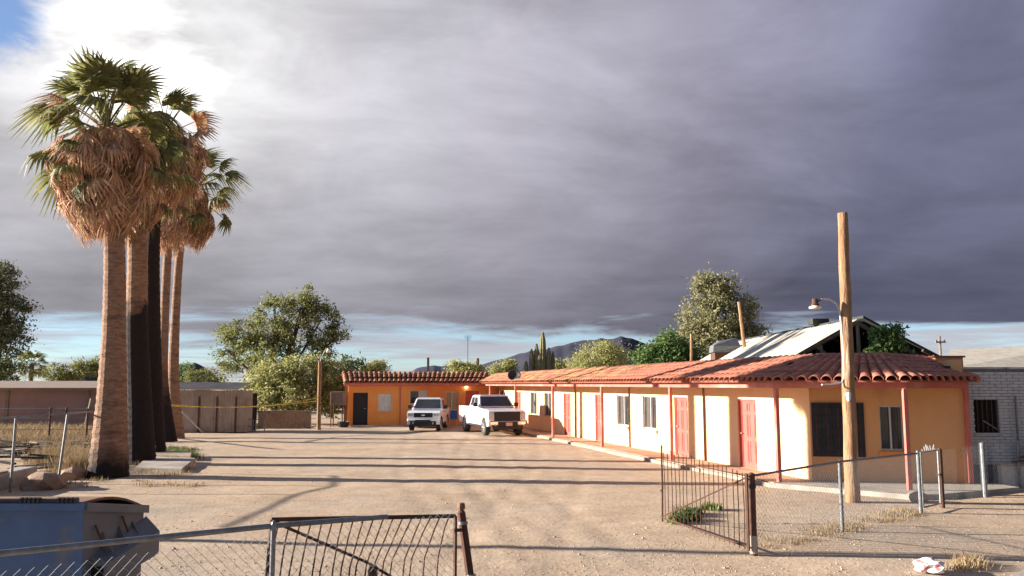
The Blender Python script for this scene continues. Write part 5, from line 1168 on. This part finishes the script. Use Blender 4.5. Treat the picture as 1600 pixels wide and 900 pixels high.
    for s in (-1, 1):
        for (d0, d1) in ((cr + .12, (cr + cow) / 2 - .02), ((cr + cow) / 2 + .02, cow - .18)):
            y0_, y1_ = sorted((s * hw, s * (hw + .006)))
            dd = B(MB().box((d0, y0_ + s * .001, cl + .16), (d1, y1_ + s * .001, belt - .04)), 'door', 'white', bevel=.003)
            yy = sorted((s * (hw + .008), s * (hw + .035))); B(MB().box((d0 + .06, yy[0], belt - .17), (d0 + .24, yy[1], belt - .13)), 'handle', S['trimm'], dd)
        yy = sorted((s * (hw + .003), s * (hw + .03))); B(MB().box((cr + .02, yy[0], cl + .04), (xf - ar - .05, yy[1], cl + .13)), 'sill_trim', S['trimm'])
        # mirror
        yy = sorted((s * (hw + .02), s * (hw + .24))); mo = B(MB().box((cow - .28, yy[0], belt + .0), (cow - .16, yy[1], belt + .20)), 'mirror', S['mirror'], bevel=.03)
        B(MB().box((cow - .25, min(s * (hw - .05), s * (hw + .03)), belt + .01), (cow - .19, max(s * (hw - .05), s * (hw + .03)), belt + .06)), 'mirror_arm', 'black', mo)
        # lamps
        hl = S['lamp']; yy = sorted((s * (hw - .01), s * (hw - hl[0]))); B(MB().box((nose - .16, yy[0], hl[1]), (nose + .018, yy[1], hl[2])), 'headlight', 'lens', bevel=.02)
        yy = sorted((s * (hw - .0), s * (hw - .06))); B(MB().box((nose - .2, min(s * hw, s * (hw + .006)), hl[1] + .03), (nose - .06, max(s * hw, s * (hw + .006)), hl[1] + .10)), 'marker_light', 'amber')
        B(MB().lathe([(0, .03), (.06, .03), (.075, .0), (.075, -.03)], (0, 0, 0), 12, 'y'), 'fog_light', 'lens').location = (nose + .04, s * (hw - .33), cl + .17)
        bpy.data.objects[-1] if False else None
        yy = sorted((s * (hw - .10), s * (hw + .0))); B(MB().box((tail - .02, yy[0], belt - .45), (tail + .05, yy[1], belt - .08)), 'tail_light', 'red')
    # front end
    g = S['grille']; gr = B(MB().box((nose - .05, -g[0], g[1]), (nose + .022, g[0], g[2])), 'grille', 'black', bevel=.02)
    for k in range(g[3]):
        z = g[1] + (g[2] - g[1]) * (k + .5) / g[3]; B(MB().box((nose + .022, -g[0] + .05, z - .016), (nose + .040, g[0] - .05, z + .016)), 'grille_bar', S['bar'], gr)
    if S['emblem']: B(MB().lathe([(0, .012), (.08, .010), (.085, 0)], (0, 0, 0), 14, 'y'), 'emblem', 'chrome', gr).matrix_local = Matrix.Translation((nose + .045, 0, (g[1] + g[2]) / 2)) @ Matrix.Rotation(-math.pi / 2, 4, 'Z') @ Matrix.Diagonal((1.3, 1, .6, 1))
    bz = S['bumper']; bu = B(MB().box((nose - .12, -hw + .02, bz[0]), (nose + .10, hw - .02, bz[1])), 'bumper', S['bumperm'], bevel=.05)
    B(MB().box((nose - .15, -hw + .18, bz[2]), (nose + .075, hw - .18, bz[0] - .003)), 'air_dam', 'black', bu)
    B(MB().box((nose + .101, -hw + .45, bz[0] + .01), (nose + .112, hw - .45, bz[1] - .04)), 'bumper_insert', 'black', bu)
    if S['plate']: B(MB().box((nose + .114, -.10, bz[0] - .02), (nose + .122, .22, bz[0] + .14)), 'licence_plate', 'plate', bu)
    B(MB().box((tail - .12, -hw + .08, cl + .12), (tail - .025, hw - .08, cl + .26)), 'rear_bumper', S['bumperm'])
    B(MB().box((tail + .1, -hw + .3, cl + .02), (nose - .3, hw - .3, cl + .2)), 'chassis', 'black')
    # wiper cowl and inner arches
    B(MB().box((cow - .06, -hw + .12, hood + S['rise'] - .01), (cow + .08, hw - .12, hood + S['rise'] + .012)), 'cowl', 'black')
    for cx in (xf, xr):
        B(MB().box((cx - ar * .95, -hw + .12, cl + .1), (cx + ar * .95, hw - .12, za + ar * .85)), 'wheel_well', 'dark')
        for s in (-1, 1):
            yc = s * (hw - .13); t = S['tw']
            w = B(MB().lathe([(wr * .62, -t), (wr * .9, -t), (wr, -t * .75), (wr, t * .75), (wr * .9, t), (wr * .62, t)], (0, 0, 0), 28, 'y'), 'wheel', 'rubber', smooth=False); w.location = (cx, yc, wr)
            rm = B(MB().lathe([(wr * .63, t * .95), (wr * .60, t * .5), (wr * .2, t * .45), (.0, t * .62)] if s > 0 else [(wr * .63, -t * .95), (wr * .60, -t * .5), (wr * .2, -t * .45), (.0, -t * .62)], (0, 0, 0), 20, 'y'), 'rim', 'alu', w)
            for k in range(6):
                a = k * math.pi / 3; q = MB().tube([(math.cos(a) * .04, s * t * .8, math.sin(a) * .04), (math.cos(a) * wr * .6, s * t * .86, math.sin(a) * wr * .6)], .032, 5); B(q, 'spoke', 'alu', w)
            if S['flare']:
                pth = [(cx + ar * 1.02 * math.cos(math.pi * i / 12), s * (hw + .008), za + ar * 1.02 * math.sin(math.pi * i / 12)) for i in range(13)]
                B(MB().tube(pth, .03, 5), 'arch_trim', 'black')
    return root
BIG = dict(wb=3.68, W=1.90, wr=.41, fo=.90, ro=1.15, clear=.38, hood=1.25, rise=.06, belt=1.37, H=1.94, cab_rear=-.92, cowl=1.02, rr=.10, rf=.62, tumble=.17, bev=.07, lamp=(.25, .80, 1.14), grille=(.66, .74, 1.17, 3), bar='black', emblem=False, bumper=(.52, .74, .33), bumperm='chrome', plate=True, tw=.135, flare=False, mirror='black', trimm='black')
SMALL = dict(wb=3.07, W=1.72, wr=.35, fo=.88, ro=1.10, clear=.28, hood=1.06, rise=.06, belt=1.15, H=1.74, cab_rear=-.80, cowl=.86, rr=.10, rf=.70, tumble=.16, bev=.10, lamp=(.30, .80, .97), grille=(.50, .74, .98, 4), bar='black', emblem=True, bumper=(.55, .66, .28), bumperm='white', plate=False, tw=.115, flare=True, mirror='black', trimm='black')
hd = Vector((1.35, -4.2, 0)).normalized(); pc = Vector((-.50, 41.2, 0)) - hd * (BIG['wb'] / 2)
pickup('large white pickup with black grille and chrome bumper, in front of the dark red door', (pc.x, pc.y, 0), math.atan2(hd.y, hd.x), BIG)
hd = Vector((-.03, -1, 0)).normalized(); pc = Vector((-4.68, 45.2, 0)) - hd * (SMALL['wb'] / 2)
pickup('smaller white pickup facing straight out, left of the large pickup', (pc.x, pc.y, 0), math.atan2(hd.y, hd.x), SMALL)

# ------------------------------------------------------------------ small things
def rock_mesh(r, seed, sq=.6):
    q = random.Random(seed); bm = bmesh.new(); bmesh.ops.create_icosphere(bm, subdivisions=2, radius=r)
    for v in bm.verts: v.co *= q.uniform(.78, 1.15); v.co.z *= sq
    me = bpy.data.meshes.new('rock'); bm.to_mesh(me); bm.free(); me.materials.append(M['rock']); return me
def small_things():
    # concrete slab by the palms, block on it
    r = thing('concrete_slab', 'broken concrete slab lying at the foot of the charred palm', 'slab', tuple(gp(255, 733)))
    P = [gp(x, y) for x, y in ((212, 737), (285, 739), (306, 722), (230, 719))]; MB().prism([(p.x, p.y) for p in P], -.05, .13).build('slab', 'concrete', r, bevel=.02)
    P = [gp(x, y) for x, y in ((231, 718), (298, 720), (300, 714), (240, 712))]; MB().prism([(p.x, p.y) for p in P], -.05, .17).build('rear_piece', 'slabedge', r, bevel=.02)
    p = gp(235, 716); r = thing('white_block', 'small whitish concrete block on the slab by the charred palm', 'block', tuple(p)); MB().box((p.x - .09, p.y + .05, .172), (p.x + .09, p.y + .2, .42)).build('block', 'whitewash', r, bevel=.02)
    # rocks
    for (px, py, s, lb) in ((68, 762, .55, 'large brown rock at the foot of the side fence'), (112, 748, .38, 'grey rock between the side fence posts'), (1435, 783, .22, 'small dark rock below the walk gate post')):
        c = gp(px, py); me = rock_mesh(s, px); o = link(bpy.data.objects.new('rock', me)); o.location = (c.x, c.y, .08); o.rotation_euler.z = px; tag(o, lb, 'rock')
    r = thing('retaining_block', 'long concrete retaining block at the left edge of the lot', 'concrete block', tuple(gp(0, 765))); a = gp(-60, 782); b = gp(58, 752); d = (b - a).normalized(); w = Vector((-d.y, d.x, 0))
    MB().obox(a, d, w, UP, (0, 0, -.1), ((b - a).length, .5, .38)).build('block', 'concrete', r, bevel=.04); MB().obox(a, d, w, UP, (.1, .05, .382), ((b - a).length * .6, .42, .42)).build('mortar_bed', 'rock', r, bevel=.02)
    # charred boards
    q = random.Random(5)
    for i in range(64):
        Y = q.uniform(24, 33); px = q.uniform(-5, 132); x = gx(px, Y)[0]; a = q.uniform(-.6, .6); L = q.uniform(.5, 1.6)
        o = MB().obox((0, 0, 0), (math.cos(a), math.sin(a), q.uniform(-.12, .12)), (-math.sin(a), math.cos(a), 0), (0, 0, 1), (-L / 2, -.07, -.02), (L / 2, .07, .03)).build('charred_board', 'char' if i % 3 else 'oldwood', None, local=True); o.location = (x, Y, .12 + .25 * q.random())
        tag(o, 'charred or grey board in the burnt heap behind the side fence', 'board', 'burnt boards in the left lot')
    # junk by the lamp post and the far wing
    Y = 47.5; x = gx(447, Y)[0]; r = thing('block_wall', 'low brown block wall behind the wooden lamp post', 'wall', (x, Y, 0)); a, b = gx(405, Y)[0], gx(487, Y)[0]
    n = 7; bw = (b - a) / n
    for rr_ in range(5):
        for k in range(n + (rr_ % 2 == 0)):
            x0_ = max(a, a + k * bw - (bw / 2 if rr_ % 2 == 0 else 0)); x1_ = min(b, a + (k + 1) * bw - (bw / 2 if rr_ % 2 == 0 else 0)); MB().box((x0_ + .008, Y, rr_ * .2), (x1_ - .008, Y + .2, rr_ * .2 + .19)).build('block', 'rock', r)
    Y = 44; r = thing('pipe_frame', 'bent grey pipe frame standing beside the tin shed', 'pipe frame', (gx(400, Y)[0], Y, 0))
    for (p0, p1) in ((382, 398), (402, 416)):
        A, B = gx(p0, Y)[0], gx(p1, Y)[0]; MB().tube([(A, Y, 0), (A, Y, .6), (A + .06, Y, .66), (B - .06, Y, .66), (B, Y, .6), (B, Y, 0)], .025, 6).build('pipe', 'galv', r)
        MB().tube([(A, Y, .3), (B, Y, .3)], .018, 6).build('cross_pipe', 'galv', r)
    c = gp(484, 669.5); r = thing('white_sheet', 'crumpled white sheet at the foot of the wooden lamp post', 'sheet', tuple(c)); q2 = random.Random(3); vs = []; n = 8
    for i in range(n + 1):
        for j in range(4): vs.append((c.x - .4 + .8 * i / n, c.y - .2 + .14 * j, .03 + q2.random() * .13))
    MB().add(vs, [(i * 4 + j, i * 4 + 4 + j, i * 4 + 5 + j, i * 4 + 1 + j) for i in range(n) for j in range(3)]).build('sheet', 'alu', r)
    Y = 49.0; c = at(527, 622, Y); r = thing('swamp_cooler', 'brown boxy cooler on a stand left of the orange wing', 'cooler', (c.x, Y, 0))
    MB().box((c.x - .42, Y, c.z - .42), (c.x + .36, Y + .8, c.z + .38)).build('cabinet', 'brown', r, bevel=.02)
    for k in range(7): MB().box((c.x - .34, Y - .02, c.z - .32 + k * .09), (c.x + .28, Y - .003, c.z - .28 + k * .09)).build('louvre', 'oldwood', r)
    for X in (c.x - .36, c.x + .30):
        for yy in (Y + .06, Y + .74): MB().tube([(X, yy, 0), (X, yy, c.z - .42)], .035, 5).build('leg', 'rust', r)
    c = at(540, 612, Y + .5); r = thing('board_lean_to', 'rough dark board lean-to against the end of the orange wing', 'shed', (c.x, Y, 0))
    for k in range(4): MB().box((c.x - .15 + k * .13, Y + .9, 0), (c.x - .04 + k * .13, Y + 1.0, 2.3 + .05 * (k % 2))).build('board', 'oldwood', r)
    MB().box((c.x - .5, Y + .85, 2.4), (c.x + .4, Y + 1.6, 2.46)).build('roof', 'tar', r)
    c = gp(536, 667); r = thing('dark_tub', 'dark rubber tub on the ground left of the black door', 'tub', tuple(c)); MB().lathe([(.0, .02), (.26, .02), (.34, .30), (.36, .30), (.36, .27), (.28, .0)], (c.x, c.y, 0), 16).build('tub', 'black', r); MB().lathe([(0, .22), (.30, .2)], (c.x, c.y, 0), 16).build('contents', 'oldwood', r)
    # blue chair
    x = gx(709, 50.3)[0]; Y = 50.3; r = thing('blue_chair', 'blue plastic chair against the orange far wall between the pickups', 'chair', (x, Y, 0))
    MB().box((x - .23, Y - .25, .40), (x + .23, Y + .2, .44)).build('seat', 'blue', r, bevel=.02); MB().add([(x - .22, Y + .2, .44), (x + .22, Y + .2, .44), (x + .2, Y + .32, .92), (x - .2, Y + .32, .92), (x - .22, Y + .23, .44), (x + .22, Y + .23, .44), (x + .2, Y + .35, .92), (x - .2, Y + .35, .92)], [(0, 1, 2, 3), (7, 6, 5, 4), (0, 4, 5, 1), (1, 5, 6, 2), (2, 6, 7, 3), (3, 7, 4, 0)]).build('backrest', 'blue', r)
    for sx in (-.2, .2):
        for sy in (-.22, .18): MB().tube([(x + sx * 1.1, Y + sy, 0), (x + sx, Y + sy, .4)], .018, 5).build('leg', 'alu', r)
        MB().box((x + sx - .025, Y - .22, .62), (x + sx + .025, Y + .25, .65)).build('armrest', 'blue', r)
    # plastic bag on the pavement
    c = gp(1450, 893); q3 = random.Random(9); bm = bmesh.new(); bmesh.ops.create_icosphere(bm, subdivisions=3, radius=.17)
    for v in bm.verts: v.co *= 1 + .35 * (vnoise(v.co.x * 5 + 3, v.co.y * 5 + v.co.z * 4, 3.0, 4) - .5) * 2; v.co.x *= 1.25; v.co.z = max(-.05, v.co.z * .62)
    me = bpy.data.meshes.new('plastic_bag'); bm.to_mesh(me); bm.free(); me.materials.append(M['bag']); o = link(bpy.data.objects.new('plastic_bag', me)); o.location = (c.x, c.y, .06); tag(o, 'crumpled white and red plastic bag on the gravel pavement', 'bag')
small_things()

# ------------------------------------------------------------------ grass, weeds, gravel
def tufts(name, label, cat, pts, n, h, spread, m, seed, kind='stuff', w=.006):
    r = np.random.default_rng(seed); P = []; 
    C = np.array([(p[0], p[1], p[2] if len(p) > 2 else 1.0) for p in pts]); idx = r.integers(0, len(C), n)
    c = C[idx]; b = np.stack([c[:, 0] + r.normal(0, spread, n) * c[:, 2], c[:, 1] + r.normal(0, spread, n) * c[:, 2], np.full(n, -.01)], 1)
    H = h * r.uniform(.4, 1.15, n) * c[:, 2]; az = r.random(n) * 6.283; ln = H * r.uniform(.1, .75, n)
    P = np.zeros((n, 3, 3)); W = np.zeros((n, 3, 3))
    for j, t in enumerate((0, .55, 1.0)):
        P[:, j] = b; P[:, j, 0] += np.cos(az) * ln * t ** 1.6; P[:, j, 1] += np.sin(az) * ln * t ** 1.6; P[:, j, 2] += H * (t - .12 * t * t)
        W[:, j, 0] = w * (1, .8, .1)[j] * np.cos(az + 1.57); W[:, j, 1] = w * (1, .8, .1)[j] * np.sin(az + 1.57)
    o = strips_obj(name, P, W, m); tag(o, label, cat, kind=kind); return o
q = random.Random(2)
tufts('dry_grass', 'dry yellow grass in the lot behind the side fence', 'grass', [(gx(q.uniform(-20, 150), y)[0], y, q.uniform(.6, 1.3)) for y in [q.uniform(33, 46) for _ in range(90)]], 14000, .42, .35, 'grass', 61, w=.012)
tufts('dry_grass', 'tall straw grass clump between the side fence and the stoutest palm', 'grass', [(p.x, p.y, q.uniform(.7, 1.2)) for p in [gp(q.uniform(62, 132), q.uniform(706, 742)) for _ in range(26)]], 5000, .62, .22, 'grass', 62, w=.008)
tufts('dry_grass', 'short dry grass along the foot of the right chain link fence', 'grass', [(p.x, p.y, q.uniform(.4, 1.2)) for p in [uv(q.uniform(.6, 6.2) , q.uniform(-.45, .08)) for _ in range(60)]], 3400, .10, .14, 'grass', 63, w=.004)
tufts('dry_grass', 'straw tuft on the gravel pavement near the kerb', 'grass', [(p.x, p.y, q.uniform(.6, 1.1)) for p in [gp(q.uniform(1495, 1530), q.uniform(878, 890)) for _ in range(6)]], 700, .16, .09, 'grass', 64, w=.005)
tufts('green_weeds', 'green weed patch behind the open iron gate leaf', 'weeds', [(p.x, p.y, q.uniform(.7, 1.2)) for p in [gp(*c_) for c_ in ((1066, 812), (1074, 806), (1080, 812), (1086, 803), (1110, 796), (1060, 816))]], 900, .22, .10, 'weed', 65, w=.02)
tufts('green_weeds', 'low green weeds beside the slab under the palms', 'weeds', [(p.x, p.y, q.uniform(.5, 1.1)) for p in [gp(q.uniform(262, 305), q.uniform(700, 718)) for _ in range(18)]], 2200, .22, .2, 'weed', 66, w=.008)
tufts('dry_grass', 'scattered dry tufts around the palm bases', 'grass', [(p.x, p.y, q.uniform(.4, 1.0)) for p in [gp(q.uniform(110, 310), q.uniform(690, 765)) for _ in range(60)]], 3600, .2, .2, 'grass', 67, w=.006)
def gravel():
    r = random.Random(8); bm = bmesh.new(); bmesh.ops.create_icosphere(bm, subdivisions=1, radius=1.0); V0 = [v.co.copy() for v in bm.verts]; F0_ = [[v.index for v in f.verts] for f in bm.faces]; bm.free()
    V0 = np.array([tuple(v) for v in V0]); F0a = np.array(F0_); rg = np.random.default_rng(8)
    pts = []
    for i in range(6000):
        if r.random() < .55: p = uv(r.uniform(-5, 14), r.uniform(-1.5, KERB)); s = r.uniform(.004, .013)
        else: p = gp(r.uniform(-50, 1350), 690 + 215 * r.random() ** .7); s = r.uniform(.005, .015) * (1.9 if r.random() < .06 else 1)
        pts.append((p.x, p.y, gh(p.x, p.y) - .012 + s * .25, s))
    A = np.array(pts); n = len(A); jit = rg.uniform(.65, 1.25, (n, len(V0), 1)); V = V0[None] * jit * A[:, None, 3:4] * np.array([1, 1, .65]) + A[:, None, :3]
    F = (F0a[None] + (np.arange(n) * len(V0))[:, None, None]).reshape(-1)
    me = bpy.data.meshes.new('gravel'); me.vertices.add(n * len(V0)); me.vertices.foreach_set('co', V.reshape(-1).astype(np.float32)); me.loops.add(len(F)); me.loops.foreach_set('vertex_index', F.astype(np.int32)); me.polygons.add(len(F) // 3); me.polygons.foreach_set('loop_start', np.arange(0, len(F), 3, dtype=np.int32)); me.update(calc_edges=True)
    me.materials.append(M['stone']); o = link(bpy.data.objects.new('gravel', me)); tag(o, 'loose gravel scattered over the dirt yard and pavement', 'gravel', kind='stuff')
gravel()
